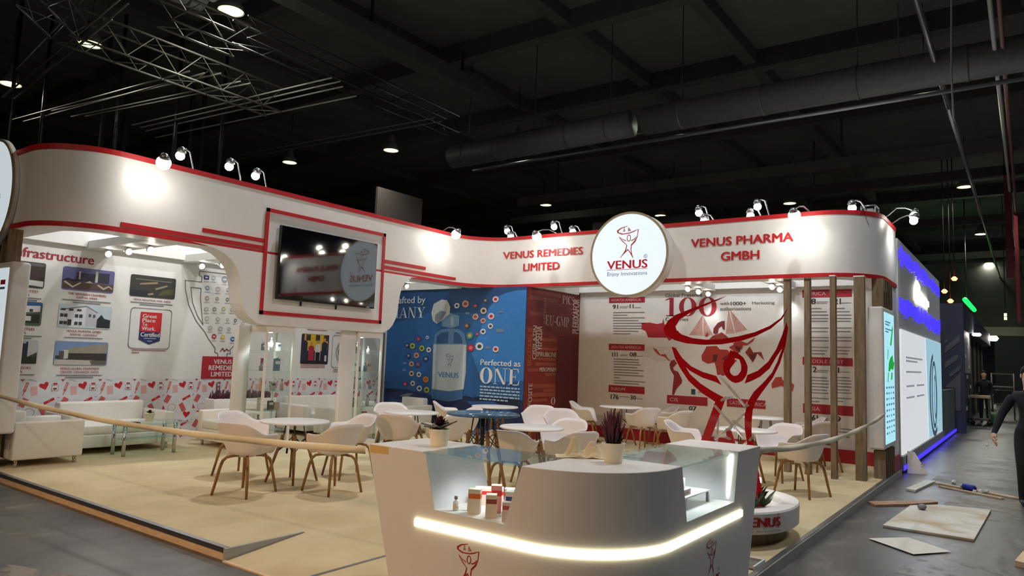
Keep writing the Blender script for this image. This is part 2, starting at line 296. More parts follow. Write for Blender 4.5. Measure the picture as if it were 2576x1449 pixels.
# ------------------------------------------------------------------ outlines of the printed graphics, in metres on their walls
ART = {
'photos': {'a':(0.412,2.436,0.952,2.812),'b':(1.187,2.457,1.931,2.808),'c':(2.186,2.449,2.939,2.803),'d':(0.409,1.885,0.961,2.232),'e':(1.18,1.889,1.94,2.243),'f':(0.42,1.328,0.958,1.679),'g':(1.178,1.321,1.933,1.681)},
'badge': (2.236,1.605,2.914,2.264),
'pennant': [(2.395,2.204),(2.747,2.205),(2.746,1.737),(2.567,1.672),(2.394,1.75)],
'pensplit': [(2.405,1.885),(2.749,1.88)],
'trophy': [(4.032,2.996),(3.349,2.988),(3.345,2.913),(3.404,2.891),(3.396,2.799),(3.1,2.797),(3.117,2.639),(3.199,2.38),(3.362,2.105),(3.53,1.932),(3.613,1.81),(3.752,1.65),(3.748,1.581),(3.813,1.554),(3.818,1.505)],
'trophy2': [(3.989,1.509),(3.996,1.558),(4.062,1.56),(4.045,1.629),(4.188,1.774),(4.291,1.889),(4.456,1.978),(4.545,2.086)],
'trophyin': [(3.209,2.687),(3.401,2.687),(3.405,2.513),(3.456,2.208),(3.489,2.055),(3.374,2.202),(3.265,2.424),(3.209,2.687)],
'logosI': [(3.485,2.89,0.045),(3.617,2.895,0.041),(3.837,2.894,0.062),(3.517,2.704,0.041),(3.718,2.703,0.045),(3.923,2.709,0.038),(3.526,2.524,0.041),(3.721,2.531,0.034),(3.922,2.535,0.034),(3.528,2.329,0.041),(3.684,2.341,0.038),(3.858,2.358,0.041),(4.022,2.357,0.034),(3.552,2.166,0.045),(3.762,2.169,0.041),(3.956,2.172,0.031),(4.111,2.168,0.034),(4.266,2.121,0.031),(3.628,2.005,0.041),(3.826,1.996,0.045),(3.996,2.005,0.034),(4.181,1.995,0.045),(3.714,1.857,0.045),(3.885,1.851,0.041),(4.084,1.826,0.045)],
'redsign': (3.528,1.111,4.312,1.504),
'signtext': [(3.741,1.373,4.091,1.452),(3.655,1.261,4.165,1.346),(3.707,1.15,4.114,1.232)],
'award': (5.601,1.397,6.285,2),
'cert': (6.383,1.333,7.143,2.005),
'blue_txt': {'crafted':(9.72,2.775,8.852,2.94),'many':(9.736,2.458,8.849,2.71),'perf':(7.25,1.503,6.261,1.62),'one':(7.253,1.139,6.257,1.46),'para':(7.243,0.82,6.255,1.109)},
'blogos': [(7.948,2.718,0.058,0),(7.715,2.753,0.074,1),(7.445,2.708,0.035,2),(7.192,2.816,0.035,3),(6.93,2.835,0.062,4),(7.228,2.604,0.066,5),(7.434,2.484,0.062,1),(7.026,2.492,0.066,4),(7.23,2.402,0.055,1),(7.655,2.3,0.055,3),(7.034,2.292,0.055,0),(7.219,2.181,0.058,0),(7.565,2.097,0.078,6),(7.365,2.129,0.035,2),(6.792,2.204,0.074,7),(7.525,1.844,0.078,2),(7.298,1.879,0.082,0),(7.083,1.863,0.051,7),(6.878,1.832,0.062,4),(9.007,2.004,0.047,2),(8.747,2.04,0.035,0),(9.175,1.85,0.062,8),(8.891,1.803,0.062,8),(9.341,1.858,0.055,9),(8.687,1.776,0.055,0),(9.042,1.645,0.062,1),(9.279,1.632,0.055,9),(8.761,1.583,0.062,9),(9.177,1.456,0.058,1),(8.985,1.459,0.066,10),(9.388,1.466,0.039,7),(9.393,1.314,0.043,7),(9.163,1.248,0.058,5),(8.941,1.237,0.055,0),(8.732,1.141,0.066,11),(9.11,1.037,0.055,0),(9.341,1.015,0.047,2),(8.907,0.942,0.062,0),(8.694,0.922,0.062,8),(7.656,2.556,0.043,7),(6.785,2.58,0.043,7)],
'bottle': {'outer':[(8.554,1.937),(8.537,2.106),(8.374,2.213),(8.152,2.236),(7.879,2.227),(7.712,2.136),(7.662,1.953),(7.641,1.902),(7.627,1.325),(7.686,0.959),(7.69,0.798),(8.061,0.713),(8.535,0.754),(8.548,0.951),(8.579,1.873)],'inner':[(8.482,1.917),(8.477,2.065),(8.342,2.15),(8.149,2.173),(7.902,2.154),(7.775,2.053),(7.754,1.931)],'label':[(8.566,1.894),(7.641,1.908),(7.627,1.325),(7.669,0.99),(8.074,0.927),(8.548,0.951)],'neck':[(8.353,2.339),(8.334,2.487),(8.145,2.57),(7.868,2.506),(7.869,2.299),(8.07,2.246),(8.35,2.287)],'cap':[(8.666,2.574),(8.607,2.765),(8.385,2.858),(8.23,2.84),(8.13,2.696),(8.143,2.549),(8.357,2.403),(8.494,2.339),(8.612,2.403)],'cap2':[(8.555,2.403),(8.549,2.53),(8.398,2.614),(8.229,2.592),(8.332,2.445),(8.467,2.35)],'liquid':[(8.519,0.943),(8.073,0.916),(7.674,0.98),(7.705,0.817),(8.062,0.723),(8.508,0.767)]},
'blabel': {'fig':(8.302,1.327,7.865,1.717),'venus':(8.398,1.202,7.811,1.325)},
'bluelight': [(7.298,2.221),(7.091,2.683),(6.874,2.88),(6.704,2.956),(6.438,2.999),(6.164,3.006),(6.136,1.237),(7.191,1.146),(7.505,1.733)],
'bluedark': [(10.09,0.887),(9.545,0.896),(9.031,0.839),(8.539,0.806),(7.589,0.865),(7.224,0.808),(6.68,0.882),(6.132,0.86),(6.13,0.26),(10.124,-0.104)],
'bluewhite': [(9.504,0.747),(9.267,0.815),(9.089,0.825),(9.29,0.717)],
'rtxt': {'PICS':(9.238,2.848,9.731,3.022),'EUGMP':(8.623,2.361,9.532,2.566),'EPI':(8.334,1.719,9.063,1.808),'MERO':(8.457,1.421,9.073,1.5),'VANC':(8.616,2.7,9.515,2.823),'META':(8.535,2.225,9.521,2.348),'O':(8.91,0.748,9.079,0.898)},
'rdoor': [(9.112,2.126),(9.928,2.162),(9.976,0.337),(9.085,0.384)],
'rstrips': [(8.02,2.957,9.184,3.027),(8.027,2.84,9.036,2.91),(8.044,2.533,8.534,2.602),(8.457,2.031,9.084,2.091),(8.469,1.851,9.095,1.901),(8.303,1.648,9.069,1.698),(8.31,1.539,9.075,1.599),(8.042,1.418,8.422,1.486),(8.678,1.331,9.049,1.39),(8.232,1.094,9.061,1.172),(8.624,1.011,9.067,1.071),(8.242,0.916,9.072,0.995),(8.248,0.822,8.78,0.881)],
'rvert': [(9.668,2.243,9.937,2.99),(8.28,1.84,8.509,2.321),(8.014,1.542,8.151,2.264),(8.18,1.66,8.32,2.323),(8.088,0.756,8.224,1.187),(8.538,2.384,8.632,2.904)],
'map': [[(4.687,2.481),(4.506,2.492),(4.349,2.461),(4.228,2.482),(4.208,2.574),(4.184,2.461),(4.063,2.4),(3.879,2.32),(3.889,2.26),(3.995,2.178),(4.08,2.126),(4.125,2.186),(4.534,2.187),(4.593,2.315),(4.685,2.356)],[(4.429,1.982),(4.34,1.947),(4.261,1.847),(4.152,1.86),(4.096,1.771),(4.042,1.732),(4.074,1.721),(4.162,1.799),(4.294,1.836),(4.372,1.895)],[(4.031,1.732),(3.956,1.755),(3.902,1.677),(3.986,1.593),(3.964,1.544),(3.878,1.518),(3.791,1.362),(3.801,1.292),(3.874,1.219),(3.915,1.157),(3.956,1.055),(3.999,1.063),(3.981,1.273),(3.962,1.434),(4.039,1.551),(4.062,1.651)],[(3.175,2.297),(3.166,2.385),(3.087,2.483),(3.007,2.522),(2.948,2.522),(2.947,2.357),(2.986,2.357),(3.006,2.425),(3.066,2.386),(3.085,2.278),(3.145,2.268)],[(3.346,2.236),(3.286,2.306),(3.255,2.247),(3.305,2.217)],[(3.254,2.169),(3.184,2.238),(3.085,2.269),(3.006,2.308),(2.926,2.251),(2.867,2.194),(2.945,2.154),(3.144,2.151)],[(3.304,2.03),(3.103,2.044),(3.042,1.978),(2.885,1.972),(2.787,1.811),(2.709,1.776),(2.824,1.657),(2.901,1.501),(2.979,1.478),(3.088,1.493),(3.109,1.608),(3.14,1.723),(3.28,1.698),(3.392,1.753),(3.403,1.851),(3.343,1.951)],[(2.866,2.02),(2.769,2.08),(2.653,1.93),(2.71,1.909),(2.768,1.946)],[(2.557,1.932),(2.473,2.048),(2.406,1.936),(2.258,1.949),(2.202,1.792),(2.239,1.828),(2.332,1.919),(2.369,1.824),(2.415,1.748),(2.481,1.84)],[(2.788,2.099),(2.673,2.158),(2.52,2.104),(2.37,2.22),(2.407,2.144),(2.52,2.066),(2.596,2.064),(2.615,1.988),(2.71,1.985)],[(2.074,1.372),(2.002,1.495),(1.894,1.509),(1.876,1.437),(1.788,1.532),(1.735,1.426),(1.674,1.375),(1.7,1.256),(1.788,1.278),(1.894,1.345),(2.065,1.29)]],
'mapdark': [[(3.171,1.877),(3.081,1.88),(3.1,1.744),(3.18,1.741)],[(3.002,1.805),(2.865,1.886),(2.942,1.768)],[(2.75,2.061),(2.634,2.025),(2.653,1.939),(2.73,1.985)],[(2.481,1.896),(2.35,1.919),(2.406,1.767)]],
'bars': [('NORTH AMERICA',(5.452,2.905,4.624,3.023)),('SOUTH AMERICA',(5.431,1.91,4.609,2.041)),('EUROPE',(5.415,1.033,4.591,1.178)),('CIS',(4.104,0.885,3.273,1.051)),('LATIN AMERICA',(2.897,0.907,2.182,1.063)),('AFRICA',(1.532,2.943,0.712,3.08)),('MIDDLE EAST',(1.531,1.74,0.71,1.881)),('ASIA',(1.526,0.893,0.713,1.06))],
'nums': [('91',(5.359,2.78,5.236,2.867)),('11',(4.96,2.787,4.879,2.872)),('111',(5.343,1.772,5.223,1.861)),('08',(4.942,1.788,4.788,1.872)),('176',(5.356,0.891,5.181,0.986)),('30',(4.906,0.908,4.78,0.991)),('07',(3.642,0.782,3.494,0.864)),('08',(1.465,2.824,1.304,2.921)),('21',(0.998,2.818,0.893,2.918)),('12',(1.407,1.615,1.296,1.712)),('11',(1.022,1.617,0.927,1.713)),('261',(1.431,0.763,1.282,0.869)),('9',(0.988,0.776,0.909,0.875))],
'rows': [(5.348,2.691,4.619,2.71),(5.347,2.636,5.014,2.655),(5.345,2.578,4.617,2.597),(5.344,2.521,4.758,2.54),(5.342,2.466,4.614,2.484),(5.341,2.409,4.684,2.428),(5.34,2.356,4.683,2.375),(5.338,2.3,4.753,2.32),(5.337,2.244,4.932,2.263),(5.312,1.712,4.733,1.732),(5.31,1.66,4.732,1.679),(5.309,1.609,4.696,1.627),(5.307,1.55,4.765,1.57),(5.306,1.495,4.623,1.514),(5.304,1.441,4.728,1.46),(5.303,1.386,4.621,1.405),(5.301,1.327,5.155,1.345),(5.3,1.267,4.584,1.285),(5.299,1.218,4.723,1.236),(5.196,2.821,4.983,2.832),(5.195,2.793,5.025,2.804),(4.855,2.794,4.705,2.807),(5.159,1.815,4.972,1.825),(5.159,1.793,4.99,1.804),(4.776,1.792,4.628,1.804),(5.162,0.945,4.929,0.958),(4.768,0.925,4.633,0.938),(1.402,2.738,1.213,2.754),(1.403,2.68,1.121,2.696),(1.403,2.62,1.09,2.636),(1.403,2.559,1.09,2.575),(1.403,2.51,1.106,2.527),(1.404,2.39,1.091,2.407),(1.404,2.328,1.107,2.344),(1.405,2.222,1.093,2.238),(1.405,2.162,1.093,2.179),(1.405,2.048,1.094,2.064),(1.405,1.989,1.125,2.005),(1.406,1.933,1.156,1.95),(1.407,1.515,1.128,1.532),(1.408,1.463,1.097,1.479),(1.408,1.409,1.098,1.425),(1.408,1.356,1.098,1.371),(1.408,1.301,1.129,1.317),(1.408,1.248,1.099,1.264),(1.409,1.155,1.099,1.171),(1.409,1.096,1.253,1.112),(1.411,0.623,1.103,0.639),(1.411,0.569,1.103,0.585),(1.411,0.488,1.134,0.504),(0.989,2.734,0.827,2.75),(0.989,2.677,0.748,2.693),(0.989,2.617,0.722,2.634),(0.99,2.558,0.723,2.575),(0.99,2.51,0.737,2.527),(0.991,2.393,0.724,2.409),(0.992,2.331,0.738,2.347),(0.992,2.227,0.726,2.243),(0.993,2.168,0.727,2.184),(0.994,2.057,0.728,2.073),(0.994,1.998,0.754,2.014),(0.994,1.945,0.781,1.961),(0.997,1.534,0.758,1.55),(0.998,1.482,0.733,1.498),(0.998,1.429,0.733,1.445),(0.998,1.377,0.734,1.393),(0.999,1.323,0.76,1.339),(0.999,1.272,0.735,1.287),(1,1.179,0.736,1.196),(1,1.123,0.867,1.139),(1.003,0.657,0.74,0.673),(1.004,0.605,0.741,0.62),(1.004,0.526,0.768,0.541),(1.29,2.857,1.094,2.868),(1.291,2.829,1.113,2.841),(0.886,2.832,0.726,2.843),(1.286,1.645,1.096,1.656),(1.286,1.619,1.115,1.629),(0.915,1.633,0.756,1.644),(1.27,0.819,1.101,0.829),(1.27,0.792,1.102,0.803)],
'wtxt': {'gp':(4.171,3.004,3.4,3.073),'hundred':(4.168,2.623,3.11,2.99),'countries':(4.163,2.523,3.681,2.593),'with_':(3.04,2.83,2.862,2.889),'thousand':(2.833,2.821,2.542,2.889),'mk':(2.428,2.821,2.02,2.885),'auth':(3.039,2.726,2.447,2.79)},
'key': [(3.604,1.089,3.518,1.196),(3.467,1.118,3.335,1.167)],
'sc_n': (-0.94,-0.342),
'bowl': {'outer':[(0.097,2.38),(-0.088,2.307),(-0.257,2.24),(-0.399,2.179),(-0.474,2.118),(-0.521,2.034),(-0.495,1.97),(-0.402,1.919),(-0.287,1.891),(-0.128,1.881),(0.05,1.892),(0.226,1.926),(0.378,1.982),(0.518,2.059),(0.625,2.158),(0.694,2.301)],'inner':[(0.002,2.33),(-0.121,2.272),(-0.257,2.205),(-0.353,2.138),(-0.398,2.066),(-0.386,2.02),(-0.334,1.98),(-0.231,1.947),(-0.095,1.934),(0.05,1.944),(0.215,1.977),(0.367,2.021),(0.507,2.087),(0.614,2.169),(0.688,2.296)]},
'armL': [(-0.435,1.854),(-0.395,1.843),(-0.331,1.746),(-0.239,1.662),(-0.126,1.609),(0.008,1.574),(0.059,1.485),(0.009,1.511),(-0.125,1.551),(-0.25,1.615),(-0.295,1.654),(-0.249,1.581),(-0.147,1.493),(-0.035,1.423),(0.098,1.356),(0.071,1.275),(-0.075,0.927),(-0.143,0.934),(-0.001,1.317),(-0.135,1.401),(-0.26,1.511),(-0.352,1.646),(-0.399,1.738)],
'armR': [(0.662,2.136),(0.68,2.069),(0.656,1.899),(0.603,1.717),(0.54,1.58),(0.444,1.441),(0.385,1.348),(0.354,1.257),(0.343,1.133),(0.344,1.022),(0.36,0.918),(0.307,0.908),(0.279,1.074),(0.278,1.208),(0.31,1.344),(0.358,1.426),(0.444,1.52),(0.529,1.624),(0.582,1.739),(0.625,1.87),(0.571,1.783),(0.508,1.668),(0.422,1.586),(0.336,1.537),(0.277,1.512),(0.304,1.598),(0.401,1.642),(0.497,1.736),(0.571,1.862),(0.625,2)],
'head': {'outer':[(0.139,1.837),(0.205,1.816),(0.271,1.761),(0.306,1.683),(0.298,1.603),(0.261,1.54),(0.201,1.509),(0.141,1.529),(0.091,1.583),(0.068,1.651),(0.074,1.72),(0.112,1.773)],'inner':[(0.183,1.758),(0.227,1.749),(0.244,1.692),(0.244,1.635),(0.211,1.588),(0.173,1.581),(0.14,1.608),(0.135,1.642),(0.151,1.671),(0.173,1.701)]},
'leg': [(0.1,1.062),(0.155,1.043),(0.193,0.923),(0.166,0.915),(0.112,0.996)],
'sails': [[(-0.265,1.976),(-0.131,2.184),(-0.129,1.974)],[(-0.126,2.178),(-0.029,1.982),(-0.124,1.974)],[(0.094,1.997),(0.12,2.246),(0.182,2.005)],[(0.136,2.241),(0.302,2.042),(0.187,2.009)]],
'truss': [[(0.041,1.581),(0.283,1.287)],[(0.098,1.367),(-0.006,1.282)],[(-0.006,1.282),(0.263,0.983)],[(0.154,1.088),(0.359,1.302)],[(0.154,1.088),(-0.003,0.943)],[(0.165,1.145),(0.36,1.001)],[(0.36,1.001),(0.274,0.906)],[(0.098,1.356),(0.164,1.371)],[(0.273,1.286),(0.369,1.314)],[(0.154,1.088),(0.101,0.984)],[(0.101,0.984),(0.21,0.924)]],
'L_bowl': {'o':[(-0.014,0.509),(-0.147,0.482),(-0.23,0.435),(-0.218,0.392),(-0.124,0.357),(0.02,0.365),(0.122,0.395),(0.192,0.433)],'i':[(-0.024,0.498),(-0.137,0.466),(-0.198,0.425),(-0.187,0.399),(-0.103,0.374),(0.02,0.382),(0.111,0.409),(0.191,0.436)]},
'L_armL': [(-0.196,0.33),(-0.174,0.304),(-0.111,0.262),(-0.038,0.232),(-0.042,0.248),(-0.111,0.275),(-0.168,0.313)],
'L_body': [(-0.189,0.314),(-0.121,0.234),(-0.032,0.162),(-0.055,0.079),(-0.095,0.016),(-0.159,-0.061),(-0.145,-0.058),(-0.078,0.006),(-0.003,0.067),(0.039,0.018),(0.091,-0.069),(0.106,-0.075),(0.08,-0.003),(0.064,0.072),(0.07,0.146),(0.146,0.216),(0.184,0.306),(0.202,0.436),(0.182,0.422),(0.174,0.317),(0.125,0.236),(0.056,0.166),(0.047,0.083),(0.059,0.017),(-0.004,0.095),(-0.038,0.06),(-0.016,0.161),(-0.1,0.236),(-0.164,0.294)],
'L_armR': [(0.054,0.241),(0.114,0.265),(0.164,0.317),(0.125,0.251),(0.06,0.226)],
'L_head': [(0.012,0.285)],
'L_tri': [[(-0.104,0.403),(-0.085,0.496),(-0.059,0.409)],[(-0.011,0.405),(-0.003,0.489),(0.06,0.413)]],
'stripes': [[(0.2,2.44),(-0.16,2.8),(-0.15,2.59),(0.22,2.25)],[(0.22,2),(-0.07,2.23),(-0.12,2.17),(-0.08,2.07),(0.23,1.81)],[(0.14,1.65),(-0.16,1.94),(-0.16,1.81),(0.09,1.57)],[(0.24,1.27),(-0.16,1.72),(-0.14,0.63),(-0.02,0.62),(-0.02,1.26)],[(0.22,2.59),(0.13,2.71),(0.14,2.63),(0.21,2.53)]],
'pgreen': [[(8.604,2.413),(8.718,2.35),(8.497,2.086),(8.308,2.079),(8.515,2.27)],[(8.332,1.889),(8.63,1.941),(8.695,1.839),(8.846,1.818),(8.681,1.7),(8.388,1.721),(8.241,1.675),(8.074,1.686),(8.141,1.807)],[(8.456,1.676),(8.601,1.654),(8.546,1.552),(8.371,1.553)],[(8.032,1.674),(8.127,1.653),(8.058,1.511),(7.977,1.522)],[(8.051,2.026),(8.132,2.007),(8.062,1.85),(7.996,1.871)]],
'L_text': []}
ART_S_L = [(2.06,3.07),(2.241,3.018),(2.38,2.93),(2.48,2.82),(2.53,2.70),(2.555,2.58),(2.572,2.452),(2.60,2.32),(2.65,2.22),(2.73,2.13),(2.85,2.06),(2.97,2.035)]
ART_S_R = [(5.45,2.05),(5.55,2.10),(5.63,2.18),(5.70,2.30),(5.735,2.45),(5.75,2.58),(5.775,2.74),(5.82,2.88),(5.9,2.99),(6.0,3.05)]
# ------------------------------------------------------------------ hall shell
X3, Y3, Z3 = Vector((1, 0, 0)), Vector((0, 1, 0)), Vector((0, 0, 1))
HP = .092
struct(MB().face([(-16, -14), (80, -14), (80, 38), (-16, 38)], (0, 0, 0), X3, Y3, concrete).build('floor'))
fl0 = bpy.data.objects['floor']; FS = [((150, 146, 138), [(-1.35, 4.9), (-1.15, 4.6), (-.95, 4.0), (-.70, 3.5), (-.42, 3.2), (-.32, 3.0), (-.5, 2.95), (-.85, 3.3), (-1.15, 3.8), (-1.45, 4.5), (-1.55, 4.8)], 5, .42, .56), ((150, 140, 122), [(6.6, -.9), (7.6, -.8), (9.2, -1.0), (9.0, -2.4), (7.0, -2.2)], 3.5, .48, .62), ((130, 128, 124), [(8.5, -.4), (14, -.6), (16, -2.6), (9, -2.2)], 2.2, .5, .68), ((140, 140, 138), [(3.2, -.7), (4.4, -.9), (4.3, -1.6), (3.3, -1.5)], 6, .5, .62)]
for c_, pts, sc_, lo, hi in FS: MB().face(pts, (0, 0, .0015), X3, Y3, smear_mat('floor_smear', c_, sc_, lo, hi, (1, .6, 1))).build('stain', fl0)
struct(MB().box((-16, -14, 11), (80, 38, 11.3), ceil_m).build('ceiling'))
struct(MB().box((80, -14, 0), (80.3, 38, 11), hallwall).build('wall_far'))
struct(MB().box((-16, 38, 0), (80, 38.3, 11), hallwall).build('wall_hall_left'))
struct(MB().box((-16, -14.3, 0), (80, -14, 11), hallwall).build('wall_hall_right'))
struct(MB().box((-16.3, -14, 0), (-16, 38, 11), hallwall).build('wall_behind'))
n = 0
for x in (2.2, 7.2, 12.2, 17.2, 23, 30, 38, 47, 57, 68):
    n += 1; struct(MB().box((x - .2, -14, 10.45), (x + .2, 38, 11), beam_m).build('trim_%d' % n))
for y in (-8, -2, 4.7, 8.1, 12.8, 17.6, 24, 31):
    n += 1; struct(MB().box((-16, y - .18, 10.6), (80, y + .18, 11), beam_m).build('trim_%d' % n))
# ------------------------------------------------------------------ platform
def ring_edge(mb, mat, x0, y0, x1, y1, z0, z1): mb.box((x0, y0, z0), (x1, y1, z1), mat)
p = MB()
# carpeted deck with a ramp cut into its left edge
p.box((0.04, 3.45, 0), (9.97, 9.99, HP), carpet); p.box((.75, .04, 0), (9.97, 3.45, HP), carpet); p.box((0.04, .04, 0), (.75, 2.4, HP), carpet)
fl = p.build('floor_platform'); struct(fl)
r = MB(); r.add([(0, 2.42, .004), (.0, 3.43, .004), (.75, 3.43, HP), (.75, 2.42, HP), (0, 2.42, 0), (0, 3.43, 0), (.75, 3.43, 0), (.75, 2.42, 0)],
      [(0, 3, 2, 1), (4, 5, 6, 7), (0, 1, 5, 4), (1, 2, 6, 5), (2, 3, 7, 6), (3, 0, 4, 7)], carpet)
r.box((-.03, 2.42, 0), (0, 3.43, .012), pale_wood)
tag(r.build('access_ramp'), 'beige carpeted access ramp let into the left edge of the platform', 'ramp')
e = MB()
for y0, y1 in ((3.47, 10.), (0, 2.4)):
    e.box((0, y0, HP - .034), (.04, y1, HP + .004), edge_dark); e.box((0, y0, HP + .002), (.05, y1, HP + .006), steel); e.box((.004, y0, 0), (.04, y1, HP - .034), pale_wood)
e.box((0, 3.44, 0), (.76, 3.47, HP + .004), edge_grey); e.box((0, 2.39, 0), (.76, 2.42, HP + .004), steel)
struct(e.build('trim_platform_left'))
e = MB(); e.box((0, 0, HP - .01), (9.97, .045, HP + .005), steel); e.box((0, -.012, 0), (9.97, 0.01, HP - .004), edge_grey)
struct(e.build('trim_platform_right'))
# ------------------------------------------------------------------ booth walls
ZW = 3.13
struct(MB().box((.35, 9.99, 0), (7.93, 10.09, ZW), wall_w).build('wall_left'))
struct(MB().box((9.97, .2, 0), (10.07, 6.17, ZW), wall_w).build('wall_back'))
struct(MB().box((7.94, 6.175, 0), (8.04, 9.99, 3.078), C((30, 86, 150))).build('wall_center'))
struct(MB().box((8.04, 6.175, 0), (10.07, 6.275, 3.078), C((112, 34, 40))).build('wall_partition'))
b = MB(); b.box((9.945, .2, HP), (9.97, 6.17, .318), dred); struct(b.build('baseboard_back'))
b = MB(); b.box((9.5, .04, HP), (10.05, .1, 3.08), white); b.box((9.46, .02, HP), (10.04, .04, .33), dred); struct(b.build('wall_right_return'))
# white upper frieze above the walls, behind the header
u = MB(); u.box((.35, 9.86, ZW), (7.94, 10.09, 4.05), wall_w); u.box((7.9, 7.95, ZW - .05), (8.06, 9.86, 4.05), wall_w); u.box((8.5, 6.12, ZW - .05), (9.84, 6.30, 4.05), wall_w); u.box((9.84, .2, ZW), (10.07, 6.30, 4.05), wall_w)
struct(u.build('trim_upper'))
# light beams across the open ceiling that carry the small spotlights
n = 40
for x0, x1 in ((1.45, 1.85), (3.0, 3.35), (6.7, 7.0)):
    n += 1; struct(MB().box((x0, 7.9, 3.1), (x1, 9.98, 3.22), wall_w).build('trim_%d' % n))
for y0, y1 in ((3.1, 3.34), (1.62, 1.86)):
    n += 1; struct(MB().box((8.45, y0, 3.1), (9.96, y1, 3.22), wall_w).build('trim_%d' % n))
# ------------------------------------------------------------------ header band
hd = thing('header_band', 'white curved fascia of the stand with red edges and red company lettering', 'fascia', (8.04, 7.49, 3.08))
Z0, Z1 = 3.08, 4.09
path = [(.03, 10.0), (.03, 8.29)] + arc(.83, 8.29, .8, .8, 180, 270, 14)[1:] + [(7.14, 7.49)] + [(7.14 + .9 * math.sin(math.radians(t)), 6.59 + .9 * math.cos(math.radians(t))) for t in range(6, 91, 6)] + [(8.04, .86)] + \
       arc(8.87, .86, .83, .83, 180, 270, 14)[1:] + [(9.97, .03)]
def offs(path, d):
    out = []
    for i, q in enumerate(path):
        a = Vector(path[max(i - 1, 0)]); b = Vector(path[min(i + 1, len(path) - 1)]); t = (b - a).normalized(); out.append((q[0] - t.y * d, q[1] + t.x * d))
    return out
def band(mb, d0, d1, z0, z1, mat, smooth=True):
    A, B = offs(path, d0), offs(path, d1); k = len(A)
    vs = [(x, y, z0) for x, y in A] + [(x, y, z1) for x, y in A] + [(x, y, z0) for x, y in B] + [(x, y, z1) for x, y in B]; fs = []
    for i in range(k - 1):
        fs.append((i, i + 1, k + i + 1, k + i)); fs.append((2 * k + i + 1, 2 * k + i, 3 * k + i, 3 * k + i + 1))
        fs.append((i + 1, i, 2 * k + i, 2 * k + i + 1)); fs.append((k + i, k + i + 1, 3 * k + i + 1, 3 * k + i))
    fs += [(0, k, 3 * k, 2 * k), (k - 1, 3 * k - 1, 4 * k - 1, 2 * k - 1)]
    mb.add(vs, fs, mat, False)
m = MB(); band(m, 0, .40, Z0, Z1, white); o = m.build('fascia_panel', hd)
for f in o.data.polygons: f.use_smooth = abs(f.normal.z) < .5
try: o.data.set_sharp_from_angle(angle=math.radians(40))
except Exception: pass
for z0, z1 in ((Z0 - .005, Z0 + .055), (Z1 - .055, Z1 + .012)):
    m = MB(); band(m, -.012, .02, z0, z1, red); m.build('red_edge', hd)
pan = [(1.75, 3.1), (1.877, 3.09)] + ART_S_L + [(3.02, 2.03), (5.36, 2.03)] + ART_S_R + [(6.06, 3.09), (6.2, 3.1)]
m = MB(); m.prism(pan, (0, 7.475, 0), X3, Z3, (0, .32, 0), white); m.build('screen_panel', hd)
m = MB()
fx0, fx1, fz0, fz1, t = 2.89, 5.34, 2.185, 3.79, .055
for a in ((fx0, fz0, fx1, fz0 + t), (fx0, fz1 - t, fx1, fz1), (fx0, fz0, fx0 + t, fz1), (fx1 - t, fz0, fx1, fz1)):
    m.box((a[0], 7.46, a[1]), (a[2], 7.476, a[3]), red)
m.build('red_frame', hd)
for x0, x1, z in ((.82, 2.89, 3.205), (1.91, 2.89, 3.315), (5.34, 6.42, 3.33), (5.34, 7.3, 3.225)):
    m = MB(); m.box((x0, 7.474, z - .055), (x1, 7.492, z), red); m.build('red_stripe', hd)
m = MB(); text(m, 'VENUS REMEDIES', (8.026, 0, 0), -Y3, Z3, (-6.833, 3.66, -4.99, 3.80), red, .034); m.v = [(7.14 + math.sqrt(max(0, .81 - (y - 6.59) ** 2)) - .014 if y > 6.59 else x, y, z) for x, y, z in m.v]; m.build('lettering', hd)
m = MB(); text(m, 'LIMITED', (8.026, 0, 0), -Y3, Z3, (-6.34, 3.4, -5.5, 3.54), red, .034); m.v = [(7.14 + math.sqrt(max(0, .81 - (y - 6.59) ** 2)) - .014 if y > 6.59 else x, y, z) for x, y, z in m.v]; m.build('lettering', hd)
m = MB(); text(m, 'VENUS PHARMA', (8.026, 0, 0), -Y3, Z3, (-2.855, 3.655, -1.19, 3.795), red, .034); m.build('lettering', hd); m = MB(); text(m, 'GMBH', (8.026, 0, 0), -Y3, Z3, (-2.335, 3.4, -1.715, 3.542), red, .034); m.build('lettering', hd)
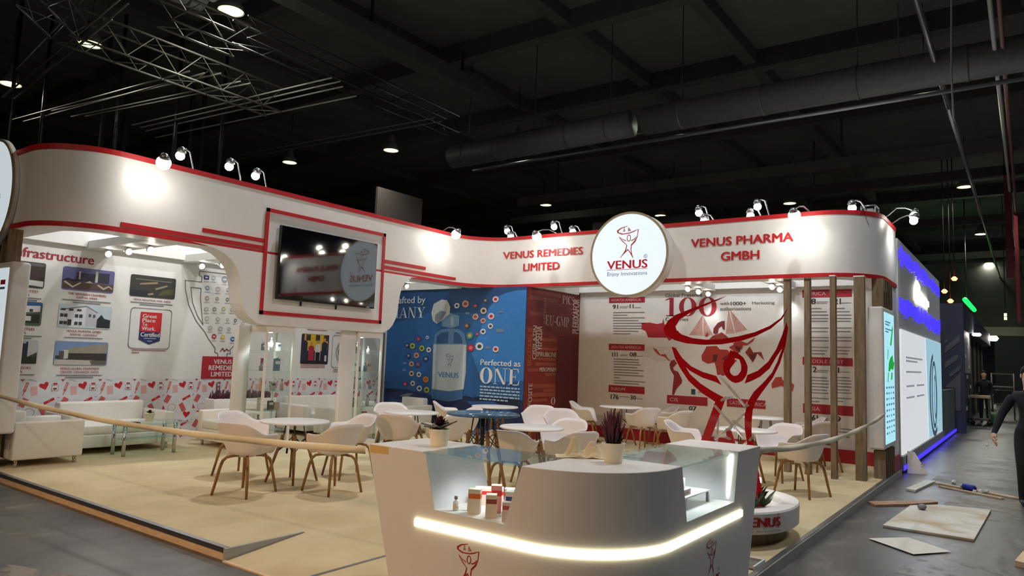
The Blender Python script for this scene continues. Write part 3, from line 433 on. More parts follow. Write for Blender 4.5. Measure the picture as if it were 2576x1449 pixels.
# ------------------------------------------------------------------ round illuminated signs
gold = M('champagne_rim', (176, 158, 128), .4, .3)
bluegrey = C((120, 140, 180))
def disc_sign(label, c, u, nrm, dep=.24):
    """u points right as seen from the front, nrm towards the viewer"""
    u, nrm = Vector(u), Vector(nrm); c = Vector(c); R = .755
    t = thing('round_sign', label, 'sign', c - nrm * .12 - Z3 * R, 'round lit signs on the header')
    cir = [(R * math.cos(2 * math.pi * i / 64), R * math.sin(2 * math.pi * i / 64)) for i in range(64)]
    m = MB(); m.prism(cir, c - nrm * dep, u, Z3, nrm * (dep - .015), white, False); m.build('drum', t)
    m = MB(); ringpoly(m, c - nrm * .013, u, Z3, 0, 0, R + .004, R + .004, .035, .035, gold, 64)
    o = m.build('rim', t, .02, 0)
    m = MB(); m.prism([(a * .953, b * .953) for a, b in cir], c - nrm * .015, u, Z3, nrm * .006, boxglow); m.build('lit_face', t)
    m = MB(); o = c - nrm * .006; logo(m, o, u, Z3, 1., C((196, 70, 60)), C((226, 170, 160)))
    L = ART['L_text']; text(m, 'VENUS', o, u, Z3, (-.405, -.258, .375, -.11), C((214, 20, 48)), .03)
    m.face([(-.41, -.275), (.375, -.275), (.375, -.267), (-.41, -.267)], o, u, Z3, C((196, 60, 60)))
    text(m, 'Enjoy Innovations', o, u, Z3, (-.40, -.40, .375, -.31), bluegrey); ringpoly(m, o, u, Z3, .34, -.055, .035, .035, .008, .008, bluegrey, 16); text(m, 'R', o, u, Z3, (.327, -.07, .353, -.04), bluegrey)
    m.build('emblem', t)
disc_sign('large round lit sign with red emblem between the two company names on the header', (7.79, 3.93, 3.57), -Y3, -X3)
disc_sign('round lit sign on the far left end of the header, mostly cut off', (-.05, 9.28, 3.56), -Y3, -X3, .075)
# ------------------------------------------------------------------ television
t = thing('television', 'large black wall television reflecting the signs above the display cabinets', 'television', (4.1, 7.4, 2.43))
m = MB(); m.rbox((3.11, 7.385, 2.43), (5.085, 7.44, 3.56), black, .008, 2); m.build('housing', t)
m = MB(); m.box((3.125, 7.379, 2.455), (5.07, 7.386, 3.55), screen_g); m.build('screen', t)
m = MB(); m.box((4.9, 7.377, 2.438), (4.96, 7.386, 2.45), C((200, 200, 205))); m.build('badge', t)
m = MB(); m.box((3.6, 7.44, 2.7), (4.6, 7.475, 3.3), black); m.box((3.6, 7.45, 2.36), (3.62, 7.474, 2.43), black); m.box((4.3, 7.45, 2.36), (4.32, 7.474, 2.43), black); m.build('wall_mount', t)
# ------------------------------------------------------------------ graphics: infrastructure wall
YI = 9.985
def I_(mb, pts, mat, k=0): return mb.face(pts, (0, YI - .002 * k, 0), X3, Z3, mat)
def rect(x0, z0, x1, z1): return [(x0, z0), (x1, z0), (x1, z1), (x0, z1)]
def strokeI(mb, pts, w, mat, k=1):
    for a, b in zip(pts, pts[1:]):
        d = Vector((b[0] - a[0], b[1] - a[1])).normalized(); n2 = Vector((-d.y, d.x)) * w / 2; d = d * w * .4
        mb.face([(a[0] + n2.x - d.x, a[1] + n2.y - d.y), (a[0] - n2.x - d.x, a[1] - n2.y - d.y), (b[0] - n2.x + d.x, b[1] - n2.y + d.y), (b[0] + n2.x + d.x, b[1] + n2.y + d.y)], (0, YI - .002 * k, 0), X3, Z3, mat)
def rrect(x0, z0, x1, z1, r=.03):
    return arc(x1 - r, z0 + r, r, r, -90, 0, 5) + arc(x1 - r, z1 - r, r, r, 0, 90, 5) + arc(x0 + r, z1 - r, r, r, 90, 180, 5) + arc(x0 + r, z0 + r, r, r, 180, 270, 5)
greyline = C((120, 120, 124))
PH = ART['photos']
def photo(key, label, layers, cap, capw):
    x0, z0, x1, z1 = PH[key]; t = MB(); t.prism(rrect(x0, z0, x1, z1), (0, YI, 0), X3, Z3, (0, -.004, 0), C(layers[0]))
    f = lambda p: (x0 + (x1 - x0) * p[0], z0 + (z1 - z0) * p[1])
    for k, (rgb, pts) in enumerate(layers[1:]): t.face([f(p) for p in pts], (0, YI - .0045 - .0004 * k, 0), X3, Z3, C(rgb))
    o = t.build('wall_photograph'); tag(o, label, 'picture', 'building photographs on the infrastructure wall')
    cm = MB(); xc = (x0 + x1) / 2; z = z0 - .035
    for s, w in cap: text(cm, s, (0, YI - .003, 0), X3, Z3, (xc - w / 2, z - .035, xc + w / 2, z), C((150, 40, 50)), .01); z -= .055
    for w in capw: I_(cm, rect(xc - w / 2, z - .014, xc + w / 2, z), greyline, 2); z -= .032
    c = cm.build('caption', o)
B4 = lambda a, b, c, d: [(a, b), (c, b), (c, d), (a, d)]
photo('a', 'dark brown building photograph with white car, top left beside the left lightbox', [(66, 60, 64), ((92, 90, 94), B4(.03, .55, .97, .97)), ((58, 46, 42), B4(.55, .3, .98, .85)), ((40, 40, 46), B4(.35, .1, .6, .95)), ((214, 218, 214), [(.6, .1), (.97, .06), (.97, .28), (.62, .3)])], [('UNIT LIMITED', .4), ('INDIA', .2)], [.5, .4])
photo('b', 'photograph of two dark tower blocks under a violet sky, top row of the wall', [(104, 104, 160), ((58, 60, 82), B4(.25, .4, .62, .78)), ((50, 50, 68), B4(.64, .4, .9, .86)), ((196, 190, 180), B4(.3, .5, .335, .85)), ((206, 198, 184), B4(.62, .42, .67, .92)), ((40, 44, 48), [(.0, .4), (.1, .52), (.2, .46), (.26, .5), (.26, .3), (0, .3)]), ((92, 72, 64), B4(.01, .06, .99, .38)), ((212, 202, 196), [(.02, .34), (.2, .1), (.36, .34), (.33, .36), (.2, .18), (.05, .38)]), ((196, 188, 182), [(.66, .3), (.8, .12), (.9, .26), (.97, .16), (.97, .22), (.9, .32), (.8, .2), (.7, .33)]), ((216, 210, 204), [(.42, .36), (.52, .46), (.58, .36)])], [('THE VENUSIAN CHAMBERS', .55), ('DAPPAR, INDIA', .3)], [.7, .4])
photo('c', 'dark aerial photograph of an industrial park, third in the top row', [(58, 58, 54), ((40, 42, 50), B4(.02, .02, .4, .3)), ((150, 128, 104), [(.2, .55), (.6, .66), (.58, .76), (.2, .62)]), ((152, 136, 116), [(.56, .36), (.82, .58), (.8, .64), (.54, .44)]), ((164, 150, 128), [(.4, .1), (.52, .14), (.5, .22), (.38, .16)]), ((88, 84, 60), [(.6, .1), (.95, .2), (.96, .5), (.7, .35)]), ((120, 116, 112), B4(.1, .78, .9, .82))], [('VENUS INDUSTRIAL PARK, INDIA', .62)], [.7, .4])
photo('d', 'white plant photograph with blue sky and trees, beside the left lightbox', [(86, 104, 84), ((52, 100, 160), B4(.02, .8, .98, .97)), ((222, 224, 226), [(.3, .5), (.95, .6), (.95, .85), (.3, .8)]), ((60, 66, 72), B4(.55, .55, .62, .68)), ((60, 66, 72), B4(.7, .58, .78, .7)), ((44, 56, 46), [(.3, .1), (.95, .12), (.95, .5), (.3, .42)]), ((216, 218, 216), B4(.6, .2, .75, .4))], [('UNIT LIMITED', .4), ('INDIA', .2)], [.6, .35])
photo('e', 'photograph of a white three-storey building under a pale sky, middle row', [(198, 214, 222), ((222, 222, 230), [(.0, .1), (.0, .75), (.5, .95), (.5, .08)]), ((196, 196, 206), [(.5, .08), (.5, .95), (.72, .7), (.72, .1)]), ((120, 116, 112), [(.02, .76), (.5, .97), (.74, .7), (.72, .68), (.5, .92), (.02, .72)]), ((40, 44, 50), [(.72, .04), (.72, .4), (.8, .62), (.86, .45), (.98, .4), (.98, .04)])] + [((58, 60, 64), B4(a, b, a + .06, b + .14)) for a in (.03, .1, .3, .38) for b in (.12, .44)] + [((58, 60, 64), B4(a, .72, a + .08, .8)) for a in (.04, .18, .33)] + [((80, 84, 90), B4(.56, .5, .6, .62)), ((80, 84, 90), B4(.64, .48, .68, .6)), ((50, 44, 44), B4(.17, .1, .24, .34))], [('VENUS PHARMA GMBH', .5), ('WERNE, GERMANY', .4)], [.55])
photo('f', 'dark blue building photograph with pale clouds, bottom left beside the left lightbox', [(196, 204, 212), ((44, 52, 66), [(.3, .3), (.75, .3), (.75, .92), (.3, .95)]), ((180, 186, 192), B4(.38, .85, .7, .93)), ((52, 54, 48), B4(.02, .02, .98, .3)), ((70, 74, 72), [(.75, .3), (.98, .3), (.98, .5)])], [('VENUS REMEDIES', .4), ('INDIA', .2)], [.5])
photo('g', 'photograph of a long low brown warehouse under a blue sky, bottom row', [(124, 150, 196), ((160, 152, 138), [(.22, .7), (.98, .95), (.98, .52), (.22, .5)]), ((64, 56, 54), [(.22, .5), (.98, .52), (.98, .2), (.22, .24)]), ((208, 204, 196), B4(.16, .28, .25, .64)), ((90, 84, 80), B4(.08, .24, .17, .58)), ((206, 196, 186), B4(.01, .02, .7, .22)), ((110, 104, 90), [(.7, .02), (.98, .03), (.98, .22), (.66, .2)]), ((58, 64, 52), B4(.02, .26, .09, .4))], [('VENUS GLOBAL FULFILMENT', .56), ('CENTER, DERABASSI, INDIA', .54)], [.65, .4])
m = MB(); bx = ART['badge']
rr = rrect(*bx, .06); strokeI(m, rr + rr[:1], .012, C((150, 152, 156)))
pn = ART['pennant']; ps = ART['pensplit']
I_(m, pn, C((44, 52, 104)), 1); I_(m, [pn[0], pn[1], ps[1], ps[0]], C((206, 40, 50)), 2)
for s, b in (('Great', (2.43, 2.11, 2.66, 2.17)), ('Place', (2.43, 2.04, 2.64, 2.1)), ('To', (2.43, 1.975, 2.51, 2.03)), ('Work.', (2.43, 1.905, 2.65, 1.965)), ('Certified', (2.42, 1.80, 2.73, 1.87))): text(m, s, (0, YI - .006, 0), X3, Z3, b, wall_w, .02)
for z, w in ((1.765, .2), (1.72, .08)): I_(m, rect(2.575 - w / 2, z, 2.575 + w / 2, z + .018), C((150, 156, 190)), 3)
tag(m.build('certification_badge'), 'red and blue Great Place To Work badge in a grey outline on the white wall', 'sign')
m = MB(); [I_(m, rect(2.3, z, 2.3 + w, z + .016), C((170, 120, 124)), 1) for z, w in ((1.57, .56), (1.53, .12))]; m.build('caption', bpy.data.objects['certification_badge'])
m = MB()
for k in ('trophy', 'trophy2', 'trophyin'): strokeI(m, ART[k], .012, C((96, 92, 88)))
strokeI(m, [(4.032, 2.996), (4.55, 3.0), (4.55, 2.9)], .012, C((96, 92, 88)))
pal = [(44, 60, 110), (170, 180, 190), (110, 140, 180), (60, 110, 170), (190, 180, 170), (150, 160, 160), (190, 110, 60), (130, 110, 40), (60, 70, 50), (190, 150, 130), (110, 90, 50), (170, 150, 60), (170, 170, 165), (200, 190, 180), (180, 170, 160), (150, 160, 150), (50, 60, 60), (180, 180, 180), (180, 170, 170), (160, 150, 110), (150, 150, 160), (180, 180, 190), (170, 60, 60), (214, 190, 40), (50, 110, 190)]
for (x, z, rr_), rgb in zip(ART['logosI'], pal):
    rgb = tuple(int(v * .45 + 190 * .55) for v in rgb) if rgb not in ((44, 60, 110), (214, 190, 40), (50, 110, 190), (170, 60, 60)) else rgb
    I_(m, [(x + rr_ * math.cos(i * .4), z + rr_ * math.sin(i * .4)) for i in range(16)] if rgb != (44, 60, 110) else rect(x - .05, z - .035, x + .05, z + .035), C(rgb), 1)
    I_(m, rect(x - rr_ * .5, z - rr_ * .25, x + rr_ * .5, z + rr_ * .25), C((232, 230, 226)), 2); I_(m, rect(x - .05, z - rr_ - .035, x + .05, z - rr_ - .023), C((170, 170, 170)), 1)
strokeI(m, [(3.86, 1.6), (3.9, 1.65), (3.94, 1.6), (3.98, 1.64), (4.02, 1.61)], .02, C((150, 70, 80)))
tag(m.build('trophy_outline_graphic'), 'grey outline of a trophy cup filled with small regulator logos on the wall', 'graphic')
m = MB(); q = ART['redsign']; m.prism(rect(*q), (0, YI, 0), X3, Z3, (0, -.01, 0), C((176, 34, 48)))
for s, b in zip(('VENUS', 'REMEDIES', 'LIMITED'), ART['signtext']): text(m, s, (0, YI - .012, 0), X3, Z3, b, wall_w, .02)
tag(m.build('name_plaque'), 'red plaque reading VENUS REMEDIES LIMITED beneath the trophy outline', 'sign')
m = MB(); text(m, 'Infrastructure', (0, YI - .003, 0), X3, Z3, (.50, 2.875, 1.605, 3.015), C((166, 34, 60)), .02)
tag(m.build('wall_heading'), 'dark red heading Infrastructure high on the white lounge wall', 'lettering')
# frieze of printed medical icons
m = MB(); R3 = C((196, 34, 40)); R2 = C((206, 96, 92)); RP = C((224, 176, 172)); GR = C((160, 160, 164)); GW = C((240, 240, 240)); BRN = C((170, 70, 60))
I_(m, rect(.36, HP, 7.92, 1.11), C((222, 223, 228)), .5)
heart = [(0, -.055), (.06, .01), (.062, .045), (.035, .06), (0, .035), (-.035, .06), (-.062, .045), (-.06, .01)]
def rot(pts, a, x, z): c, s = math.cos(a), math.sin(a); return [(x + u * c - v * s, z + u * s + v * c) for u, v in pts]
for i in range(15):
    x = .56 + .53 * i
    I_(m, rot(heart, .35, x, 1.005), R3, 1)
    I_(m, rect(x + .1, .94, x + .185, 1.02), GW, 1); I_(m, rect(x + .115, 1.03, x + .17, 1.055), R3, 1); strokeI(m, rect(x + .1, .94, x + .185, 1.02) + [(x + .1, .94)], .008, GR, 2); I_(m, rect(x + .12, .955, x + .165, .985), BRN, 3)
    I_(m, rot(rect(-.018, -.06, .018, .075), -.25, x + .29, .99), R2, 1); I_(m, rot(rect(-.007, -.04, .007, .05), -.25, x + .29, 1.0), RP, 2); strokeI(m, [(x + .275, .93), (x + .26, .88)], .012, R2, 1)
    I_(m, rot(rect(-.045, -.065, .045, .065), .12, x + .40, .94), RP, 1)
    I_(m, [(x + .21, 1.11), (x + .27, 1.11), (x + .24, 1.075)], BRN, 1); strokeI(m, [(x + .33, 1.105), (x + .42, 1.08)], .01, GR, 1)
    for dz in (0, -.43):
        I_(m, rot(rect(-.075, -.02, .075, .02), .5, x + .08, .79 + dz), R3, 1); I_(m, rot(rect(-.02, -.02, .02, .02), .5, x + .08, .79 + dz), R2, 2)
        I_(m, rot(rect(-.04, -.065, .04, .065), -.5, x + .28, .775 + dz), R2, 1); I_(m, rect(x + .185, .83 + dz, x + .215, .845 + dz), GR, 1)
        I_(m, rot(rect(-.04, -.075, .04, .075), .5, x + .02, .63 + dz), R2, 1); strokeI(m, arc(x + .36, .63 + dz, .07, .06, 0, 360, 12), .01, RP, 1)
        I_(m, [(x + .2, .6 + dz), (x + .25, .61 + dz), (x + .21, .68 + dz)], R3, 1)
    I_(m, rot(heart, -.1, x + .1, .50), R3, 1); I_(m, rect(x + .27, .45, x + .34, .53), GW, 1); I_(m, rect(x + .28, .54, x + .33, .56), R3, 1)
o = m.build('icon_frieze'); tag(o, 'white lower wall band printed with red hearts, bottles and thermometers', 'wallpaper')
x0, z0, x1, z1 = ART['award']; m = MB(); m.prism(rrect(x0, z0, x1, z1), (0, YI, 0), X3, Z3, (0, -.004, 0), C((54, 48, 50)))
f = lambda a, b: (x0 + (x1 - x0) * a, z0 + (z1 - z0) * b); k = 5
def pic(rgb, pts):
    global k
    m.face([f(*q) for q in pts], (0, YI - .0045 - .0003 * k, 0), X3, Z3, C(rgb)); k += 1
pic((214, 176, 40), B4(.1, .45, .95, .99)); [pic((60, 52, 44), B4(a, .78, a + .16, .98)) for a in (.16, .5, .8)]
pic((40, 34, 40), B4(.02, .02, .98, .45))
for a, rgb, top in ((.12, (44, 44, 66), .82), (.36, (176, 40, 66), .66), (.6, (210, 206, 204), .72), (.84, (40, 42, 66), .8)):
    pic(rgb, [(a - .1, .12), (a + .1, .12), (a + .1, top - .1), (a + .04, top - .04), (a - .04, top - .04), (a - .1, top - .1)]); pic((190, 140, 116), arc(f(0, 0)[0] * 0 + a, top + .03, .04, .06, 0, 360, 10)[:-1])
pic((30, 30, 34), B4(.52, .06, .68, .4)); pic((214, 214, 214), B4(.86, .1, .93, .3))
tag(m.build('wall_photograph'), 'award photograph of four people on a yellow stage, seen between the display cabinets', 'picture')
x0, z0, x1, z1 = ART['cert']; m = MB(); rr = rrect(x0, z0, x1, z1, .06); strokeI(m, rr + rr[:1], .012, C((150, 152, 158)))
ringpoly(m, (0, YI - .003, 0), X3, Z3, 6.72, 1.66, .24, .26, .05, .05, C((170, 172, 178))); I_(m, arc(6.72, 1.66, .17, .19, 0, 360, 20)[:-1], C((40, 40, 46)), 1)
for z in (1.28, 1.24): I_(m, rect(6.45, z, 7.0, z + .016), C((170, 120, 124)), 1)
for z, a, w in ((2.08, 5.72, .5), (2.05, 6.45, .4), (1.36, 5.62, .6), (1.325, 5.62, .6)): I_(m, rect(a, z, a + w, z + .018), C((190, 130, 140)), 1)
tag(m.build('certificate_print'), 'grey outlined seal print right of the award photograph between the cabinets', 'picture')
# ------------------------------------------------------------------ graphics: blue bottle wall
XB = 7.935
def B_(mb, pts, mat, k=0): return mb.face(pts, (XB - .0015 * k, 0, 0), Y3, Z3, mat)
m = MB(); B_(m, [(9.985, HP), (6.18, HP), (6.18, 3.075), (9.985, 3.075)], C((36, 96, 160)), .3)
B_(m, [(9.985, 2.3), (8.6, 2.6), (7.2, 2.55), (6.9, 2.9), (6.18, 3.02), (6.18, 3.075), (9.985, 3.075)], C((28, 76, 130)), .6)
bl = ART['bluelight']; B_(m, [(max(6.18, a), b) for a, b in bl], C((54, 130, 208)), 1)
B_(m, [(min(9.985, max(6.18, a)), max(HP, b)) for a, b in ART['bluedark']], C((22, 40, 82)), 2)
B_(m, [(9.3, .9), (8.6, .82), (8.6, .6), (9.985, .55), (9.985, .75)], C((28, 56, 110)), 2.4); B_(m, [(7.4, .86), (6.3, .86), (6.3, .70), (7.2, .62)], C((16, 30, 66)), 2.4); B_(m, [(7.6, .75), (6.9, .80), (6.4, .62), (7.0, .5)], C((40, 84, 150)), 2.6); B_(m, ART['bluewhite'], C((120, 130, 150)), 3)
for a, b, c_, d in ((8.9, .72, 8.6, .45), (9.8, .62, 9.0, .5), (7.4, .55, 6.6, .35)): B_(m, [(a, b), (c_, d), (c_, d + .05), (a, b + .09)], C((46, 80, 138)), 3)
wall_print = m.build('bottle_mural'); tag(wall_print, 'blue mural of a vial spilling round logos on the storage room front', 'mural')
m = MB(); bt = ART['bottle']; k_ = C((150, 180, 204))
B_(m, bt['outer'], C((92, 136, 180)), 4); B_(m, bt['inner'], C((44, 88, 138)), 5); B_(m, bt['label'], C((172, 186, 196)), 6); B_(m, bt['neck'], C((110, 150, 186)), 5); B_(m, bt['cap'], C((196, 200, 200)), 6); B_(m, bt['cap2'], C((120, 134, 146)), 7); B_(m, bt['liquid'], C((56, 104, 160)), 7)
B_(m, [(8.15, 2.2), (8.0, 2.2), (8.0, 1.92), (8.15, 1.92)], C((90, 130, 172)), 6); B_(m, [(8.54, 1.9), (8.48, 1.9), (8.48, .95), (8.54, .95)], C((196, 206, 212)), 7); B_(m, [(7.72, 1.9), (7.67, 1.9), (7.67, 1.0), (7.72, 1.0)], C((200, 208, 214)), 7); B_(m, [(8.1, 2.5), (8.02, 2.5), (8.02, 2.3), (8.1, 2.3)], k_, 7)
logo(m, (XB - .012, 8.08, 1.46), -Y3, Z3, .5, C((70, 110, 150)), C((130, 150, 170))); text(m, 'VENUS', (XB - .012, 0, 0), -Y3, Z3, (-8.39, 1.21, -7.82, 1.32), C((70, 124, 172)), .03)
m.build('vial_print', wall_print)
lp = [(224, 226, 228), (206, 166, 150), (170, 40, 60), (110, 80, 60), (226, 214, 210), (206, 190, 160), (70, 130, 130), (110, 140, 170), (196, 196, 60), (40, 60, 90), (90, 70, 120), (224, 140, 40)]
lq = [(60, 70, 90), (150, 60, 60), (220, 120, 120), (190, 160, 120), (190, 40, 50), (60, 50, 50), (190, 170, 110), (150, 170, 190), (60, 90, 50), (150, 170, 190), (150, 110, 150), (190, 110, 40)]
for y, z, rr_, kk in ART['blogos']:
    if y > 9.9: continue
    m = MB()
    r1 = rr_ * 1.25
    if kk == 7: B_(m, [(y + r1, z - rr_ * .5), (y - r1, z - rr_ * .5), (y - r1, z + rr_ * .5), (y + r1, z + rr_ * .5)], C(lp[kk]), 5); m.build('printed_logo', wall_print); continue
    B_(m, [(y + r1 * math.cos(-i * .4), z + rr_ * math.sin(-i * .4)) for i in range(16)], C(lp[kk]), 8); B_(m, [(y + r1 * .55 * math.cos(-i * .6), z + rr_ * .5 * math.sin(-i * .6)) for i in range(10)], C(lq[kk]), 9)
    m.build('printed_logo', wall_print)
bt_ = ART['blue_txt']; NB = lambda b: (-b[0], b[1], -b[2], b[3])
m = MB(); text(m, 'Crafted by', (XB - .012, 0, 0), -Y3, Z3, (-9.95, 2.74, -8.852, 2.94), C((196, 206, 214)), .015); serif(m, 'MANY', (XB - .012, 0, 0), -Y3, Z3, (-9.95, 2.46, -8.85, 2.70), C((214, 222, 228)))
m.build('mural_lettering', wall_print); m = MB(); text(m, 'Perfected as', (XB - .012, 0, 0), -Y3, Z3, NB(bt_['perf']), C((220, 230, 236)), .03); serif(m, 'ONE', (XB - .012, 0, 0), -Y3, Z3, NB(bt_['one']), wall_w)
m.build('mural_lettering', wall_print); m = MB(); random.seed(3)
for i in range(5):
    z = 1.09 - i * .062; y = 7.24
    while y > (6.27 if i < 4 else 6.6):
        w = random.uniform(.04, .13); w = min(w, y - 6.255); B_(m, [(y, z - .03), (y - w, z - .03), (y - w, z), (y, z)], C((170, 200, 222)), 8); y -= w + .02
m.build('mural_paragraph', wall_print)
# ------------------------------------------------------------------ graphics: red word wall
YR = 6.17
def Q_(mb, pts, mat, k=0): return mb.face(pts, (0, YR - .0015 * k, 0), X3, Z3, mat)
m = MB(); Q_(m, rect(7.94, HP, 9.96, 3.075), C((116, 30, 36)), .3); Q_(m, [(7.94, HP), (9.08, HP), (9.08, 2.1), (8.6, 2.3), (7.94, 2.3)], C((136, 46, 34)), .6)
for i, q in enumerate(ART['rstrips']): Q_(m, rect(q[0], q[1], q[2], q[3]), C((140, 62, 56) if i < 3 else (158, 76, 58)), 1)
wd = m.build('word_mural'); tag(wd, 'dark red wall of medicine names with EU-GMP and PICS on the storage room side', 'mural')
m = MB(); q = ART['rdoor']; Q_(m, [(9.1, HP), (9.93, HP), (9.93, 2.14), (9.1, 2.14)], C((104, 26, 36)), 1.2); strokeR = [(9.1, HP), (9.1, 2.14), (9.93, 2.14), (9.93, HP)]
for a, b in zip(strokeR, strokeR[1:]): Q_(m, rect(min(a[0], b[0]) - .006, min(a[1], b[1]), max(a[0], b[0]) + .006, max(a[1], b[1]) + .012), C((84, 20, 28)), 2)
d1 = m.build('door_1'); struct(d1)
m = MB(); rt = ART['rtxt']; WT = C((206, 190, 186)); W2 = C((176, 120, 108))
serif(m, 'PICS', (0, YR - .005, 0), X3, Z3, rt['PICS'], WT); serif(m, 'EU-GMP', (0, YR - .005, 0), X3, Z3, rt['EUGMP'], WT)
for k2, s in (('EPI', 'EPIRUBICINE'), ('MERO', 'MEROPENEM')): text(m, s, (0, YR - .005, 0), X3, Z3, rt[k2], WT, .02)
for k2, s in (('VANC', 'VANCOMYCIN'), ('META', 'METHOTREXATE')): text(m, s, (0, YR - .005, 0), X3, Z3, rt[k2], C((146, 70, 66)))
serif(m, 'O', (0, YR - .005, 0), X3, Z3, rt['O'], WT)
for q, s, c_ in zip(ART['rvert'], ('PLERIXAFOR', 'VEPSEDA', 'DOCETAXEL IS', 'CISPLATIN', 'FOSITE', 'IMIPENEM'), (WT, WT, C((190, 96, 60)), WT, WT, W2)):
    text(m, s, (q[2], YR - .005, 0), Z3, -X3, (q[1], 0, q[3], q[2] - q[0]), c_, .01)
m.build('mural_lettering', wd)
# ------------------------------------------------------------------ graphics: global presence wall
XW = 9.966
def W_(mb, pts, mat, k=0): return mb.face(pts, (XW - .0015 * k, 0, 0), Y3, Z3, mat)
cols = [(176, 34, 52), (186, 70, 56), (150, 36, 44), (120, 40, 46), (170, 44, 52), (160, 56, 54), (176, 52, 46), (176, 54, 50), (150, 50, 48), (176, 52, 48), (186, 60, 52)]
mp = thing('world_map_graphic', '', 'map', (XW, 3.3, 1.0))
for pts, c_ in zip(ART['map'], cols): m = MB(); W_(m, pts, C(c_), 1); m.build('landmass', mp)
for pts in ART['mapdark']: m = MB(); W_(m, pts, C((96, 34, 38)), 2); m.build('dark_country', mp)
m = MB(); W_(m, [(4.9, 2.0), (3.9, 2.0), (3.9, 1.75), (4.3, 1.7), (4.6, 1.8)], C((218, 214, 214)), .6); m.build('grey_country', mp)
tag(mp, 'world map in reds on the white global presence wall', 'map')
m = MB(); wt = ART['wtxt']; DK = C((90, 84, 84))
text(m, 'Global Presence', (XW - .004, 0, 0), -Y3, Z3, NB(wt['gp']), DK, .01)
m.build('map_heading', mp); m = MB(); bb = wt['hundred']; serif(m, '100', (XW - .004, 0, 0), -Y3, Z3, NB(bb), C((160, 30, 46)))
for k2, s, bo in (('countries', 'Countries', .01), ('with_', 'with', .01), ('thousand', '1000+', .04), ('mk', 'Marketing', .01), ('auth', 'authorisations', .01)): text(m, s, (XW - .004, 0, 0), -Y3, Z3, NB(wt[k2]), DK, bo)
m.build('map_heading', mp); m = MB(); W_(m, rect(*[ART['key'][0][i] for i in (2, 1, 0, 3)]), C((60, 76, 96)), 1); text(m, 'OFFICE', (XW - .004, 0, 0), -Y3, Z3, NB(ART['key'][1]), DK)
m.build('map_key', mp)
def region(i):
    name_, q = ART['bars'][i]; stat = MB(); B0 = (max(q[0], q[2]) + .08, min(q[0], q[2]) - .1, q[3]); nxt = [p[3] for n_, p in ART['bars'] if abs(p[0] - q[0]) < .5 and p[3] < q[3] - .1]; low = max(nxt) if nxt else .3
    W_(stat, [(q[0], q[1]), (q[2], q[1]), (q[2], q[3]), (q[0], q[3])], C((168, 26, 46)), 1)
    h = (q[3] - q[1]) * .42; zc = (q[1] + q[3]) / 2; w = .056 * len(name_); text(stat, name_, (XW - .004, 0, 0), -Y3, Z3, (-q[0] + .06, zc - h / 2, -q[0] + .06 + min(w, .68), zc + h / 2), C((222, 190, 192)))
    o = stat.build('region_panel'); tag(o, 'red %s bar with counts and country names on the global presence wall' % name_, 'graphic', 'region panels on the global presence wall')
    ins = lambda c: c[0] <= B0[0] and c[2] >= B0[1] and low < (c[1] + c[3]) / 2 < q[1]
    m = MB()
    for s, c in ART['nums']:
        if ins(c): text(m, s, (XW - .004, 0, 0), -Y3, Z3, NB(c), C((48, 44, 46)), .03)
    if m.v: m.build('count_numerals', o)
    m = MB()
    for c in ART['rows']:
        if ins(c): W_(m, [(c[0], c[1]), (c[2], c[1]), (c[2], c[3]), (c[0], c[3])], C((128, 126, 128)), 1)
    if m.v: m.build('name_list', o)
for i in range(len(ART['bars'])): region(i)
# ------------------------------------------------------------------ chairs
def chair_shell():
    """moulded bucket: low front lip, armrests, higher back at -x"""
    vs, fs = [], []; NT, NR = 44, 11
    def ss(a, b, x): x = min(1, max(0, (x - a) / (b - a))); return x * x * (3 - 2 * x)
    for j in range(NR + 1):
        t = j / NR
        for k in range(NT):
            a = 2 * math.pi * k / NT; c, s = -math.cos(a), math.sin(a)          # c=1 at the back
            rim = .665 + .125 * ss(.25, .95, c) - .22 * ss(.35, .92, -c)
            ex = 2.6; R = 1. / ((abs(c) / .285) ** ex + (abs(s) / .30) ** ex) ** (1 / ex)
            if c < 0: R *= 1 - .10 * ss(.3, 1, -c)
            rad = R * (t ** .62) * (.80 + .20 * ss(.45, 1, t)); h = .445 + (rim - .445) * ss(.52, 1.04, t) - .018 * (1 - t) ** 2
            if c < -.55: h -= .02 * ss(.8, 1, t)
            vs.append((-c * rad - .0, s * rad, h))
    for j in range(NR):
        for k in range(NT): fs.append((j * NT + k, j * NT + (k + 1) % NT, (j + 1) * NT + (k + 1) % NT, (j + 1) * NT + k))
    return vs, fs
def make_chair():
    t = thing('tub_chair', '', 'chair')
    v, f = chair_shell(); m = MB(); m.add(v, f, shell_w, True); m.build('seat_shell', t, .012, 1.)
    for sx in (1, -1):
        for sy in (1, -1):
            m = MB(); m.tube([(.03 * sx, .03 * sy, .412), (.10 * sx, .085 * sy, .412), (.155 * sx, .135 * sy, .400), (.185 * sx, .162 * sy, .365), (.20 * sx, .178 * sy, .30), (.25 * sx, .225 * sy, .0)], [.013, .014, .016, .017, .017, .014], oak, 8)
            m.build('leg', t)
    m = MB(); m.box((-.07, -.07, .398), (.07, .07, .428), white); m.build('seat_bracket', t)
    return t
